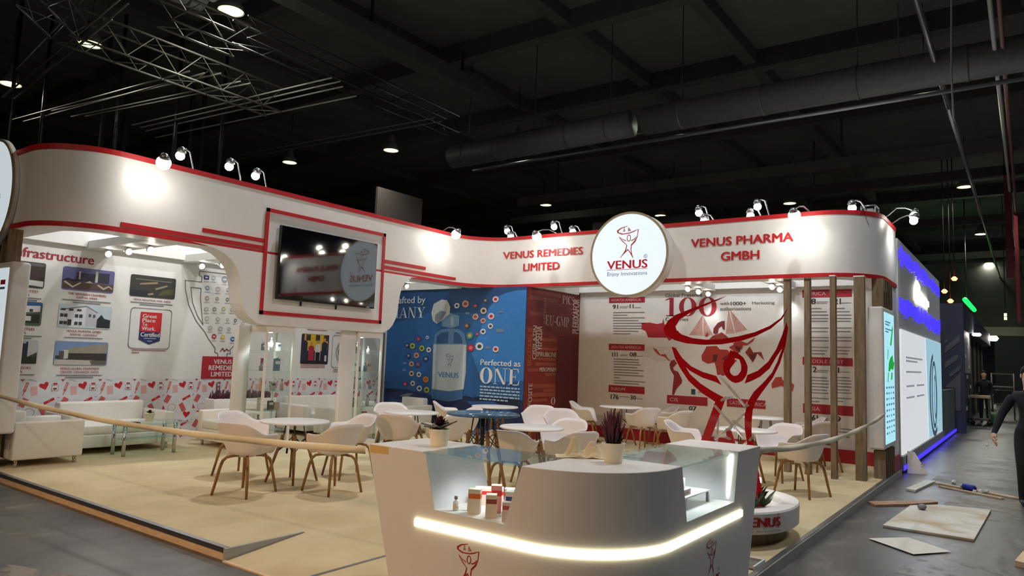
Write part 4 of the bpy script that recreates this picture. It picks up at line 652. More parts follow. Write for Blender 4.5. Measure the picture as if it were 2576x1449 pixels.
def make_table(name, r, h, topmat, tall=False):
    t = thing(name, '', 'table'); m = MB()
    m.lathe([(r - .012, h - .024), (r, h - .018), (r, h - .006), (r - .008, h)], topmat, n=48); m.build('tabletop', t)
    hh = h - .17; f = .30 if not tall else .33
    for k in range(4):
        a = math.pi / 4 + k * math.pi / 2; c, s = math.cos(a), math.sin(a)
        m = MB(); m.tube([(.13 * c, .13 * s, hh), (f * c, f * s, 0)], [.021, .014], oak, 10); m.build('leg', t)
    m = MB()
    for k in range(4):
        a = math.pi / 4 + k * math.pi / 2; c, s = math.cos(a), math.sin(a); a2 = a + math.pi / 2; c2, s2 = math.cos(a2), math.sin(a2)
        m.tube([(.10 * c, .10 * s, h - .024), (.125 * c, .125 * s, hh - .02), (.15 * c, .15 * s, hh - .06)], .007, black, 6)
        m.tube([(.145 * c, .145 * s, hh - .03), (.19 * c2, .19 * s2, hh - .20)], .005, black, 6); m.tube([(.145 * c2, .145 * s2, hh - .03), (.19 * c, .19 * s, hh - .20)], .005, black, 6)
    if tall: m.tube([(0, 0, h - .024), (0, 0, hh - .15)], .022, black, 10)
    m.build('wire_brace', t); return t
TABLES = [(2.17, 5.52, 'white round table in front of the left display cabinet, nearest the ramp'), (4.42, 5.74, 'white round table in front of the right display cabinet, left of the tall glass table'),
          (4.16, 3.38, 'white round table right of the tall glass table, behind the counter corner'), (6.62, 5.85, 'white round table farthest behind the tall glass table, by the blue mural'),
          (9.0, 4.62, 'white round table against the back wall beneath the EUROPE column'), (6.48, 1.42, 'white round table directly behind the red sculpture'), (9.1, 1.92, 'white round table against the back wall behind the wooden posts')]
tp = make_table('round_table', .41, .728, white)
for i, (x, y, lb) in enumerate(TABLES): place(tp, i == 0, (x, y, HP), .3 * i + .2, lb, 'white round tables with oak legs')
tt = make_table('tall_table', .37, 1.02, glass('blue_tinted_table_glass', (120, 160, 190), .3), True)
tt.location = (2.36, 2.76, HP); tt.rotation_euler = (0, 0, .25); tt['label'] = 'tall round glass topped table with oak legs behind the counter'
def toward(x, y, tx, ty): return math.atan2(ty - y, tx - x)
CH = [(1.36, 5.26, 0, 'tub chair with its back to the ramp, left front of the nearest white table'), (2.12, 4.72, 0, 'tub chair right front of the nearest white table, back to the viewer'),
      (1.98, 6.28, 0, 'tub chair left behind the nearest white table, facing the viewer'), (2.92, 5.36, 0, 'tub chair right of the nearest white table, beside the right display cabinet'),
      (3.66, 5.26, 1, 'tub chair left front of the table by the right display cabinet'), (4.16, 4.80, 1, 'tub chair right front of the table by the right display cabinet'), (4.85, 6.55, 1, 'tub chair behind the table by the right display cabinet'), (5.22, 5.42, 1, 'tub chair seen through the legs of the tall glass table'),
      (3.32, 3.08, 2, 'tub chair left of the table behind the counter corner, back to the viewer'), (4.92, 3.38, 2, 'tub chair right behind the table behind the counter corner'), (3.86, 2.62, 2, 'tub chair right front of the counter corner table, partly behind the beige cloth'),
      (6.78, 5.02, (-.9, -.45), 'tub chair before the red word wall, left of a pair'), (6.48, 4.38, (-.75, -.6), 'tub chair before the red word wall, right of a pair'), (6.1, 6.45, 3, 'tub chair left of the farthest table, before the blue mural'),
      (8.75, 5.28, 4, 'tub chair left of the table under the EUROPE column'), (8.62, 3.98, 4, 'tub chair with its back to the viewer at the table under the EUROPE column'), (9.55, 4.0, (-.6, .7), 'tub chair against the back wall, right of the EUROPE column table'), (8.5, 3.32, (.3, .95), 'tub chair rightmost of the row at the back wall, left of the sculpture'),
      (6.32, 2.22, 5, 'tub chair left of the table behind the sculpture'), (7.2, 1.18, 5, 'tub chair right of the table behind the sculpture'), (6.2, .62, 5, 'tub chair right front of the sculpture table, nearest the aisle'),
      (9.35, 1.32, 6, 'tub chair seen between the first and second wooden posts'), (8.72, .98, (.6, .7), 'tub chair seen between the second and third wooden posts')]
cp = make_chair()
for i, (x, y, tg, lb) in enumerate(CH):
    a = math.atan2(tg[1], tg[0]) if isinstance(tg, tuple) else toward(x, y, *TABLES[tg][:2])
    place(cp, i == 0, (x, y, HP), a, 'white ' + lb, 'white tub chairs')
# ------------------------------------------------------------------ lounge
def make_sofa(name, w, label, cat, d=.84, group=None):
    """origin at the floor under the middle, front towards +x, width along y"""
    t = thing(name, label, cat, group=group); h = w / 2
    m = MB(); m.rbox((-d / 2 + .14, -h + .12, .09), (d / 2 - .01, h - .12, .27), leather, .015); m.build('base', t)
    for s in (-1, 1):
        m = MB(); m.rbox((-d / 2, min(s * h, s * (h - .13)), .09), (d / 2, max(s * h, s * (h - .13)), .56), leather, .025); m.build('armrest', t)
    m = MB(); m.rbox((-d / 2, -h + .13, .09), (-d / 2 + .17, h - .13, .69), leather, .03); m.build('backrest', t)
    k = max(1, round((w - .26) / .62)); cw = (w - .27) / k
    for i in range(k):
        y = -h + .135 + i * cw; m = MB(); m.rbox((-d / 2 + .17, y, .27), (d / 2 - .015, y + cw - .005, .41), leather, .03); m.build('seat_cushion', t)
    for sx in (-1, 1):
        for sy in (-1, 1):
            m = MB(); m.tube([(sx * (d / 2 - .07), sy * (h - .07), 0), (sx * (d / 2 - .07), sy * (h - .07), .095)], .022, chrome, 10); m.build('foot', t)
    return t
ac = make_sofa('armchair', .86, '', 'armchair', .82, 'white leatherette armchairs')
place(ac, True, (.63, 8.88, HP), 0, 'white box armchair at the left platform edge beside the left lightbox')
place(ac, False, (3.48, 8.78, HP), math.pi, 'white box armchair facing left between coffee table and left display cabinet')
place(ac, False, (5.55, 8.45, HP), math.pi / 2, 'white armchair seen from behind between the two display cabinets')
place(ac, False, (7.1, 8.55, HP), math.pi, 'white armchair in front of the blue mural, right of the right cabinet')
so = make_sofa('sofa', 1.50, '', 'sofa', .88, 'white leatherette sofas')
place(so, True, (1.85, 9.50, HP), -math.pi / 2, 'white sofa against the icon frieze behind the coffee table')
place(so, False, (5.85, 9.50, HP), -math.pi / 2, 'white sofa against the icon frieze seen between the display cabinets')
def coffee():
    t = thing('coffee_table', 'glass coffee table with chrome legs in front of the white sofa', 'coffee table', (2.0, 8.72, HP))
    m = MB(); m.box((1.5, 8.45, .532), (2.55, 9.02, .544), glass_g); m.build('glass_top', t)
    m = MB(); m.box((1.62, 8.58, .32), (2.4, 8.94, .328), glass_g); m.build('glass_shelf', t)
    for x in (1.64, 2.37):
        for y in (8.60, 8.92): m = MB(); m.tube([(x, y, HP), (x, y, .532)], .026, chrome, 14); m.build('leg', t)
coffee()
def pot(name, label, loc, r, h, cat='potted plant', grp=None):
    t = thing(name, label, cat, loc, grp); x, y, z = loc
    cream = C((246, 236, 208), .5)
    m = MB(); m.lathe([(r * .72, 0), (r * .74, .004), (r * .97, h * .93), (r, h * .94), (r, h), (r * .93, h), (r * .92, h * .9), (0.01, h * .88)], cream, (x, y, z), 28); m.build('pot', t)
    return t
dkp = C((70, 32, 48), .6); olive = C((74, 66, 52), .6); heather = ramp_mat('heather_purple', [(.3, (62, 26, 40)), (.55, (104, 46, 62)), (.75, (88, 52, 48))], 60, .8)
def leaf(m, base, tip, w, mat, droop=0.):
    b, t = Vector(base), Vector(tip); d = t - b; s = d.cross(Vector((0, 0, 1)));  s = s.normalized() * w if s.length > 1e-4 else Vector((w, 0, 0)); n = s.cross(d).normalized()
    P = []
    for q, k in ((0, .25), (.35, 1.), (.7, .75), (1, .03)): c = b + d * q + Vector((0, 0, -droop * q * q)) ; P += [c - s * k + n * w * .25, c, c + s * k + n * w * .25]
    m.add(P, [f for i in range(3) for f in ((3 * i, 3 * i + 1, 3 * i + 4, 3 * i + 3), (3 * i + 1, 3 * i + 2, 3 * i + 5, 3 * i + 4))], mat, True)
def succulent(label, loc, r, h, s=1., red_=dkp):
    t = pot('potted_succulent', label, loc, r, h); x, y, z = loc; z += h * .93; m = MB(); m2 = MB(); random.seed(int(x * 91))
    for k in range(7): a = k * .9 + .2; q = random.uniform(.09, .16) * s; leaf(m, (x, y, z), (x + q * math.cos(a), y + q * math.sin(a), z + random.uniform(.02, .06) * s), .03 * s, olive)
    for k in range(26): a = k * 2.4; q = .015 * s + .06 * s * (k / 26); leaf(m2, (x, y, z + .02 * s), (x + q * math.cos(a), y + q * math.sin(a), z + (.10 - .05 * k / 26) * s), .022 * s, red_)
    m.build('foliage', t); m2.build('rosette', t)
succulent('white potted dark red succulent on the left end of the counter', (.42, 1.62, 1.052), .078, .118)
succulent('small white potted plant on the glass coffee table', (2.06, 8.78, .545), .07, .125, .6, olive)
t = pot('potted_heather', 'white potted purple heather on the counter corner', (.70, .40, 1.052), .076, .122); m = MB(); m2 = MB(); random.seed(11); x, y, z = .70, .40, 1.16
for k in range(46):
    a = random.uniform(0, 6.28); q = random.uniform(0, .062); hh = random.uniform(.12, .235) * (1 - q * 2.2); bx_ = x + q * .7 * math.cos(a); by_ = y + q * .7 * math.sin(a); tx = x + q * 1.6 * math.cos(a); ty = y + q * 1.6 * math.sin(a)
    m.tube([(bx_, by_, z), ((bx_ + tx) / 2, (by_ + ty) / 2, z + hh * .6), (tx, ty, z + hh)], [.007, .0095, .003], heather, 6)
for k in range(50):
    a = random.uniform(0, 6.28); q = random.uniform(.02, .085); leaf(m2, (x + .03 * math.cos(a), y + .03 * math.sin(a), z - .01), (x + q * math.cos(a), y + q * math.sin(a), z + random.uniform(.03, .09)), .006, C((46, 44, 40)))
m.build('flower_spikes', t); m2.build('foliage', t)
t = thing('planter_box', 'long white planter box of dark heather behind the second armchair', 'planter', (3.95, 9.45, HP))
m = MB(); m.rbox((3.4, 9.3, HP), (4.62, 9.6, .80), white, .01); m.build('box', t); m = MB(); random.seed(5)
for k in range(220):
    x = random.uniform(3.43, 4.59); y = random.uniform(9.33, 9.57); hh = random.uniform(.06, .17); m.tube([(x, y, .79), (x + random.uniform(-.03, .03), y + random.uniform(-.03, .03), .79 + hh)], [.022, .006], heather if k % 3 else C((52, 40, 40)), 5)
for x in (3.5, 3.52, 3.56): m.tube([(x, 9.42, .79), (x - .02, 9.42, 1.08)], [.012, .004], heather, 5)
m.build('heather', t)
t = thing('throw_pillow', 'grey bolster lying on the armchair seen between the display cabinets', 'cushion', (5.35, 8.7, .52)); m = MB(); m.rbox((5.15, 8.62, .66), (5.62, 8.80, .80), C((150, 146, 140)), .05); m.build('cover', t)
bpy.data.objects.remove(t.children[0]); bpy.data.objects.remove(t)
m = MB(); m.rbox((1.66, 8.62, .545), (1.86, 8.74, .558), C((40, 44, 50)), .003, 1); tag(m.build('catalogue'), 'dark booklet on the glass coffee table', 'book')
# ------------------------------------------------------------------ display cabinets
def cabinet(x0, x1, label, sidewall):
    t = thing('display_cabinet', label, 'display cabinet', ((x0 + x1) / 2, 7.75, HP), 'glass display cabinets under the television'); y0, y1 = 7.5, 7.98; zt = 2.03
    for y in (y0, y1 - .03):
        for x in (x0, x1 - .035): m = MB(); m.box((x, y, HP), (x + .035, y + .03, zt - .1), white); m.build('post', t)
    m = MB(); m.box((x0, y0, zt - .1), (x1, y1, zt), white); m.build('top_panel', t); m = MB(); m.box((x0, y0, HP), (x1, y1, HP + .08), white); m.build('plinth', t)
    m = MB(); m.lathe([(.035, -.004), (.035, 0)], lampglow, ((x0 + x1) / 2 - .06, 7.7, zt - .1), 16); m.build('downlight', t)
    for z in (.45, .745, 1.045, 1.345, 1.65): m = MB(); m.box((x0 + .02, y0 + .02, z - .008), (x1 - .02, y1 - .02, z), glass_g); m.build('glass_shelf', t)
    for a, b in (((x0 + .035, y0 + .008, HP + .08), (x1 - .035, y0 + .014, zt - .1)), ((x0 + .012, y0 + .03, HP + .08), (x0 + .018, y1 - .03, zt - .1)), ((x1 - .018, y0 + .03, HP + .08), (x1 - .012, y1 - .03, zt - .1))):
        m = MB(); m.box(a, b, glass_c); m.build('glass_pane', t)
    if sidewall: m = MB(); m.rbox(*sidewall, wall_w, .01, 2); m.build('side_panel', t)
    spot('cabinet_light', ((x0 + x1) / 2, 7.72, zt - .12), ((x0 + x1) / 2, 7.75, 0), 20, 130, COOL)
cabinet(3.06, 3.58, 'left glass display cabinet of small medicine packs beneath the television', ((2.86, 7.9, HP), (3.055, 8.02, 2.03)))
cabinet(4.88, 5.44, 'right glass display cabinet of small medicine packs beneath the television', ((4.56, 7.55, HP), (4.87, 7.62, 2.03)))
m = MB(); m.box((5.45, 7.50, HP), (5.49, 7.54, 2.03), edge_dark); tag(m.build('dark_upright'), 'dark upright strip between the right display cabinet and the blue mural', 'upright')
random.seed(21); pc = [(214, 214, 208), (176, 176, 170), (120, 124, 122), (196, 160, 130), (150, 60, 60), (90, 110, 130), (230, 228, 220), (90, 84, 76)]
SH = ['bottom', 'second lowest', 'middle', 'second highest', 'highest']
for ci, (x0, x1, cn) in enumerate(((3.08, 3.56, 'left'), (4.90, 5.42, 'right'))):
    for si, z in enumerate((.45, .745, 1.045, 1.345, 1.65)):
        for k in range(4):
            x = x0 + .07 + k * .11; y = random.uniform(7.62, 7.86); w = random.uniform(.028, .048); h = random.uniform(.10, .21); c_ = C(random.choice(pc)); m = MB()
            pos = ['leftmost', 'second from left', 'third from left', 'rightmost'][k]
            if random.random() < .5:
                m.box((x - w, y - .025, z + .001), (x + w, y + .025, z + h), c_); o = m.build('medicine_box'); m = MB(); m.box((x - w * .9, y - .0265, z + h * .55), (x + w * .9, y - .025, z + h * .8), C(random.choice(pc))); m.build('label_band', o)
                tag(o, 'small medicine box, %s on the %s shelf of the %s display cabinet' % (pos, SH[si], cn), 'box', 'medicine packs in the display cabinets')
            else:
                m.lathe([(w * .8, .001), (w * .8, h * .6), (w * .35, h * .75), (w * .35, h)], c_, (x, y, z), 12); o = m.build('medicine_bottle'); m = MB(); m.lathe([(w * .42, h * .86), (w * .42, h * 1.05)], C((110, 110, 112)), (x, y, z), 12); m.build('cap', o)
                tag(o, 'small medicine bottle, %s on the %s shelf of the %s display cabinet' % (pos, SH[si], cn), 'bottle', 'medicine packs in the display cabinets')
# ------------------------------------------------------------------ reception counter
ct = thing('reception_counter', 'white curved reception counter with glass showcases and a glowing light line', 'counter', (.8, .8, HP))
cw_ = white
cpath = [(.11, 2.2), (.11, .66)] + arc(.75, .66, .64, .64, 180, 270, 20)[1:] + [(2.8, .02)]
def cut(path):
    L = [0]
    for a, b in zip(path, path[1:]): L.append(L[-1] + math.dist(a, b))
    return L
CL = cut(cpath)
def cpt(s, d=0.):
    s = max(0, min(CL[-1] - 1e-6, s))
    for i in range(len(CL) - 1):
        if s <= CL[i + 1]: break
    k = (s - CL[i]) / (CL[i + 1] - CL[i]); a, b = Vector(cpath[i]), Vector(cpath[i + 1]); t = (b - a).normalized(); q = a + (b - a) * k
    return (q.x - t.y * d, q.y + t.x * d)
def sY(y): return 2.2 - y
def sX(x): return CL[-2] + (x - .75)
def strip(mb, b0, b1, t0, t1, z0, z1, th, mat, n=40, out_=0.):
    vs = []; fs = []
    for i in range(n + 1):
        k = i / n
        for (s0, s1, z) in ((b0, b1, z0), (t0, t1, z1)):
            s = s0 + (s1 - s0) * k
            for d in (-out_, th): x, y = cpt(s, d); vs.append((x, y, z))
    for i in range(n):
        o = 4 * i; fs += [(o, o + 4, o + 6, o + 2), (o + 5, o + 1, o + 3, o + 7), (o + 2, o + 6, o + 7, o + 3), (o + 4, o, o + 1, o + 5)]
    fs += [(0, 2, 3, 1), (4 * n, 4 * n + 1, 4 * n + 3, 4 * n + 2)]
    mb.add(vs, fs, mat, True)
def flat_sharp(o):
    try: o.data.set_sharp_from_angle(angle=math.radians(35))
    except Exception: pass
    return o
sL0, sL1, sR0, sR1 = sY(2.0), sY(1.70), sX(2.48), sX(2.18)
zt_, zm = 1.05, .70
def lerp(a, b, k): return a + (b - a) * k
kz = (zm - HP) / (zt_ - HP); sLm, sRm = lerp(sL1, sL0, kz), lerp(sR1, sR0, kz)
m = MB(); strip(m, sL1, sR1, sLm, sRm, HP, zm, .03, cw_, 70); strip(m, sLm, sY(1.36), sL0, sY(1.46), zm, zt_, .03, cw_, 4); strip(m, sY(.803), sX(.977), sY(.691), sX(.889), zm, zt_, .03, cw_, 40); strip(m, sX(1.861), sRm, sX(1.942), sR0, zm, zt_, .03, cw_, 4)
flat_sharp(m.build('front_panel', ct))
m = MB()
def wallq(mb, a, b, c, d, th, mat): # slanted partition between 4 points with thickness along th
    A = [Vector(q) for q in (a, b, c, d)]; t = Vector(th); mb.add(A + [q + t for q in A], [(0, 1, 2, 3), (7, 6, 5, 4), (0, 4, 5, 1), (1, 5, 6, 2), (2, 6, 7, 3), (3, 7, 4, 0)], mat)
wallq(m, (.14, 1.70, HP), (.69, 1.70, HP), (.69, 2.0, zt_), (.14, 2.0, zt_), (0, -.03, 0), cw_); wallq(m, (2.18, .05, HP), (2.18, .6, HP), (2.48, .6, zt_), (2.48, .05, zt_), (-.03, 0, 0), cw_); m.build('end_panel', ct)
pw = C((226, 226, 230), .5); m = MB()
wallq(m, (.14, 1.36, zm), (.69, 1.36, zm), (.69, 1.46, zt_ - .02), (.14, 1.46, zt_ - .02), (0, .02, 0), pw); wallq(m, (.14, .803, zm), (.69, .803, zm), (.69, .691, zt_ - .02), (.14, .691, zt_ - .02), (0, -.02, 0), pw)
wallq(m, (.977, .05, zm), (.977, .60, zm), (.889, .60, zt_ - .02), (.889, .05, zt_ - .02), (-.02, 0, 0), pw); wallq(m, (1.861, .05, zm), (1.861, .60, zm), (1.942, .60, zt_ - .02), (1.942, .05, zt_ - .02), (.02, 0, 0), pw)
m.box((.98, .575, zm), (1.86, .60, zt_ - .02), pw); m.build('partition', ct)
m = MB(); m.box((.14, .80, zm - .03), (.69, 1.38, zm), cw_); m.box((.98, .05, zm - .03), (1.87, .6, zm), cw_); m.build('display_deck', ct)
m = MB(); m.prism([(.118, 1.46), (.118, 1.985), (.69, 1.985), (.69, 1.46)], (0, 0, zt_ - .02), X3, Y3, (0, 0, .022), cw_); m.build('worktop', ct)
cor = [cpt(sY(.691) + (sX(.889) - sY(.691)) * i / 24, .006) for i in range(25)] + [(.889, .60), (.69, .60), (.69, .691)]
m = MB(); m.prism(cor, (0, 0, zt_ - .02), X3, Y3, (0, 0, .022), cw_); m.build('worktop', ct)
m = MB(); m.prism([(1.942, .028), (2.465, .028), (2.465, .6), (1.942, .6)], (0, 0, zt_ - .02), X3, Y3, (0, 0, .022), cw_); m.build('worktop', ct)
for a, b in (((.108, .69, zt_ - .008), (.66, 1.48, zt_ + .003)), ((.885, .018, zt_ - .008), (1.95, .6, zt_ + .003))): m = MB(); m.box(a, b, glass_g); m.build('glass_top', ct)
m = MB(); wallq(m, (.115, 1.36, zm), (.115, .803, zm), (.115, .70, zt_ - .01), (.115, 1.455, zt_ - .01), (.005, 0, 0), glass_c); m.build('glass_front', ct)
m = MB(); wallq(m, (.977, .025, zm), (1.861, .025, zm), (1.935, .025, zt_ - .01), (.895, .025, zt_ - .01), (0, .005, 0), glass_c); m.build('glass_front', ct)
m = MB(); m.tube([(1.935, .07, zt_ - .03), (1.87, .07, zm + .02)], .008, lampglow, 6); m.build('light_tube', ct)
m = MB(); strip(m, sY(1.518), sX(2.02), sY(1.518), sX(2.02), .576, .622, .004, ledglow, 60, .012); flat_sharp(m.build('light_strip', ct))
m = MB(); logo(m, (.1075, 1.063, .33), -Y3, Z3, .415, C((176, 40, 40)), C((190, 140, 130))); text(m, 'VENUS', (.1075, 1.063, .33), -Y3, Z3, (-.17, -.105, .155, -.045), C((190, 30, 40)), .03); m.build('emblem', ct)
m = MB(); logo(m, (1.41, .0175, .318), X3, Z3, .415, C((168, 60, 66)), C((190, 150, 150))); text(m, 'VENUS', (1.41, .0175, .318), X3, Z3, (-.17, -.105, .155, -.045), C((176, 40, 56)), .03); text(m, 'R', (1.41, .0175, .318), X3, Z3, (.135, -.03, .155, -.008), C((120, 90, 130))); m.build('emblem', ct)
m = MB(); m.face([(-.2 * 0 + 1.98, zt_ - .055), (1.80, zt_ - .05), (1.80, zt_ - .002), (1.98, zt_ - .002)], (.1085, 0, 0), Y3, Z3, C((226, 190, 124))); m.build('masking_tape', ct)
spot('counter_light', (.4, 1.1, zt_ - .03), (.42, 1.1, .6), 4.5, 140, COOL); spot('counter_light', (1.5, .2, zt_ - .03), (1.5, .3, .6), 6, 150, COOL)
# products in the showcases
def carton(x, y, w, d, h, rgb, band, label, rz=0., lift=zm, name='medicine_carton'):
    w, d, h = w * 1.2, d * 1.1, h * 1.3; o = MB().box((-w / 2, -d / 2, .0), (w / 2, d / 2, h), C(rgb)).build(name); o.location = (x, y, lift + .001); o.rotation_euler = (0, 0, rz)
    q = MB().box((-w / 2 - .001, -d / 2 - .0012, h * .62), (w / 2 + .001, d / 2 - .004, h * .82), C(band)).build('printed_band'); q.parent = o
    tag(o, label, 'box', 'medicine packs in the left counter showcase'); return o
QZ = 1.15
carton(.22, 1.12, .05, .07, .115, (230, 220, 204), (224, 104, 30), 'orange edged medicine carton in the left counter showcase', .5)
carton(.50, 1.22, .16, .07, .085, (236, 226, 222), (206, 40, 44), 'long white carton with red end at the back of the left counter showcase', -.95)
carton(.34, 1.04, .055, .06, .13, (226, 150, 140), (206, 30, 36), 'red topped medicine carton in the middle of the left counter showcase', .6)
carton(.21, .98, .06, .06, .105, (232, 214, 188), (150, 60, 50), 'cream carton with brown print in front of the red topped carton', .6)
carton(.52, .98, .17, .06, .10, (238, 232, 228), (210, 60, 60), 'wide white carton at the back right of the left counter showcase', -1.0)
carton(.30, .90, .07, .05, .12, (228, 222, 210), (44, 66, 140), 'white carton with a blue spine in the left counter showcase', .5)
carton(.20, .85, .045, .05, .085, (226, 190, 186), (196, 60, 70), 'pink striped carton at the right front of the left counter showcase', .5)
for x, y, h, lb in ((.19, 1.25, .09, 'small clear vial with grey cap at the left of the counter showcase'), (.26, 1.19, .075, 'clear ampoule bottle beside the orange edged carton')):
    t = thing('medicine_vial', lb, 'bottle', (x, y, zm), 'medicine packs in the left counter showcase'); m = MB(); m.lathe([(.018, .001), (.018, h * .6), (.008, h * .72), (.008, h * .85)], acryl, (x, y, zm), 14); m.build('bottle', t); m = MB(); m.lathe([(.011, h * .8), (.011, h)], C((120, 124, 110)), (x, y, zm), 14); m.build('cap', t); m = MB(); m.lathe([(.0185, h * .12), (.0185, h * .45)], C((216, 206, 180)), (x, y, zm), 14); m.build('paper_label', t)
t = thing('acrylic_riser', 'white display riser in the right counter showcase', 'stand', (1.55, .25, zm)); m = MB(); m.box((1.30, .16, zm + .075), (1.75, .36, zm + .085), white); m.build('tray', t)
for x in (1.31, 1.72): m = MB(); m.box((x, .16, zm), (x + .02, .18, zm + .075), steel); m.build('leg', t)
o = MB().box((1.33, .28, zm + .086), (1.58, .31, zm + .17), C((206, 202, 204))).build('product_pack'); MB().box((1.36, .278, zm + .12), (1.5, .28, zm + .14), C((150, 120, 126))).build('printed_band', o); tag(o, 'pale product pack standing on the riser in the right counter showcase', 'box')
o = MB().box((1.32, .19, zm + .086), (1.46, .22, zm + .125), C((196, 180, 178))).build('product_pack'); MB().box((1.34, .188, zm + .095), (1.42, .19, zm + .11), C((140, 90, 96))).build('printed_band', o); tag(o, 'low pale pack in front of the taller pack on the riser', 'box')
# crumpled cloth on the worktop corner
m = MB(); random.seed(9); vs = []; N = 16
for i in range(N + 1):
    for j in range(N + 1):
        u, v = i / N - .5, j / N - .5; h = .135 * math.exp(-((u + .16) ** 2) / .012 - v * v / .06) + .10 * math.exp(-((u - .2) ** 2) / .02 - v * v / .06) + .015 * random.random() * (1 - 4 * u * u)
        vs.append((u * .34, v * .16, max(.002, h)))
m.add(vs, [(i * (N + 1) + j, (i + 1) * (N + 1) + j, (i + 1) * (N + 1) + j + 1, i * (N + 1) + j + 1) for i in range(N) for j in range(N)], C((222, 206, 170), .8), False)
o = m.build('crumpled_cloth', None, .002); o.location = (.74, .655, 1.053); o.rotation_euler = (0, 0, -.94 + .0); tag(o, 'crumpled beige cloth heaped behind the counter corner', 'cloth')
# ------------------------------------------------------------------ sculpture on a round planter
pl = thing('round_planter', 'low white round planter lettered VENUS on a wooden plinth', 'planter', (3.6, .82, HP)); cx, cy = 3.62, .84
def sup(rx, n=56, ex=2.3): return [(rx * (1 if math.cos(t) >= 0 else -1) * abs(math.cos(t)) ** (2 / ex), rx * (1 if math.sin(t) >= 0 else -1) * abs(math.sin(t)) ** (2 / ex)) for t in (2 * math.pi * i / n for i in range(n))]
def suplathe(mb, prof, mat, n=56):
    vs = []; fs = []
    for r, z in prof: vs += [(cx + a, cy + b, z) for a, b in sup(r, n)]
    for i in range(len(prof) - 1):
        for k in range(n): fs.append((i * n + k, i * n + (k + 1) % n, (i + 1) * n + (k + 1) % n, (i + 1) * n + k))
    fs += [list(range(n))[::-1], [(len(prof) - 1) * n + k for k in range(n)]]; mb.add(vs, fs, mat, True)
m = MB(); suplathe(m, [(.68, HP), (.68, .225)], wood); flat_sharp(m.build('plinth', pl))
m = MB(); suplathe(m, [(.78, .215), (.795, .225), (.80, .395), (.79, .41), (.65, .41), (.64, .395), (.64, .34), (.02, .34)], white); flat_sharp(m.build('body', pl))
m = MB(); nx, ny = ART['sc_n']; hx, hy = -ny, nx
def onring(a, r=.80): # a in metres to the right along the front
    th = math.atan2(ny, nx); ph = th + a / r; return ph
def ring_text(mb, s, a0, a1, z0, z1, mat, bold):
    vs, fs = glyphs(s, bold); P = []
    for u, v in vs:
        ph = onring(a0 + (a1 - a0) * u); c, s_ = math.cos(ph), math.sin(ph); R = .804 / ((abs(c)) ** 2.3 + (abs(s_)) ** 2.3) ** (1 / 2.3); P.append((cx + R * c, cy + R * s_, z0 + (z1 - z0) * v))
    mb.add(P, fs, mat)
    if bold: ring_text(mb, s, a0 + .007, a1 + .007, z0, z1, mat, 0); ring_text(mb, s, a0 - .007, a1 - .007, z0 + .002, z1 + .002, mat, 0)
ring_text(m, 'VENUS', .24, .64, .285, .365, C((190, 28, 40)), .035); ring_text(m, 'Enjoy Innovations', .24, .64, .235, .262, C((150, 140, 140)), 0); ring_text(m, 'R', .61, .63, .375, .395, C((130, 120, 120)), 0); ring_text(m, '_', .24, .64, .274, .278, C((200, 60, 70)), 0)
m.build('lettering', pl)
m = MB(); m2 = MB(); random.seed(4); gleaf = ramp_mat('dark_green_leaf', [(.3, (34, 58, 36)), (.6, (52, 84, 50)), (.8, (80, 110, 70))], 20, .4)
for k in range(70):
    a = random.uniform(0, 6.28); r0 = random.uniform(.1, .5); bx_, by_ = cx + r0 * math.cos(a), cy + r0 * math.sin(a)
    for j in range(4): a2 = random.uniform(0, 6.28); q = random.uniform(.08, .17); leaf(m, (bx_, by_, .335), (bx_ + q * math.cos(a2), by_ + q * math.sin(a2), .38 + random.uniform(.03, .15)), .038, gleaf)
for k in range(40):
    a = random.uniform(0, 6.28); r0 = random.uniform(.05, .42); m2.lathe([(.01, 0), (.03, .02), (.01, .045)], C((240, 240, 236)), (cx + r0 * math.cos(a), cy + r0 * math.sin(a), .40 + random.uniform(0, .05)), 6)
m.build('foliage', pl); m2.build('blossom', pl)
spot('planter_light', (cx + .25, cy - .28, .5), (cx, cy, 1.6), 6, 110, (1, .92, .75))
lampp = MB(); lampp.lathe([(.03, 0), (.045, .05), (.04, .07)], black, (cx + .36, cy - .33, .46), 12); lampp.tube([(cx + .36, cy - .33, .34), (cx + .36, cy - .33, .47)], .012, black, 6); lo = lampp.build('uplight'); q = MB(); q.lathe([(.05, .0), (.045, .04), (.015, .06)], lampglow, (cx + .36, cy - .33, .53), 12); q.build('lamp_lens', lo); tag(lo, 'small bright uplight among the leaves of the round planter', 'light')
sc = thing('emblem_sculpture', 'large glossy red figure sculpture with raised arms holding a bowl, standing in the round planter', 'sculpture', (cx, cy, .33))
SO = Vector((3.6, .8, 0)); SH_ = Vector((hx, hy, 0)); SN = Vector((nx, ny, 0)); sd = -SN * .05
def plate(pts, name, mat=redg, d=sd, o=Vector((0, 0, 0))): m = MB(); m.prism(pts, SO + o, SH_, Z3, d, mat); return m.build(name, sc)
plate(ART['bowl']['outer'] + ART['bowl']['inner'][::-1], 'bowl', redg, -SN * .055, SN * .01)
def stretch(pts): return [(a, b) for a, b in pts]
def ext_leg(pts):  # carry the legs down to the planter soil
    return pts
AL = list(ART['armL']); i = AL.index(min(AL, key=lambda p: p[1])); AL[i:i + 2] = [(-.26, .34), (-.34, .34)]
AR = list(ART['armR']); i = [k for k, p in enumerate(AR) if p[1] < .95]; AR[i[0]:i[-1] + 1] = [(.47, .34), (.40, .34)]
plate(AL, 'left_limb'); plate(AR, 'right_limb'); plate([(.10, 1.062), (.155, 1.043), (.193, .923), (.36, .34), (.29, .34), (.112, .96)], 'inner_leg')
hdp = ART['head']; ho, hi = hdp['outer'], hdp['inner']
m = MB(); A = ho; nH = 24
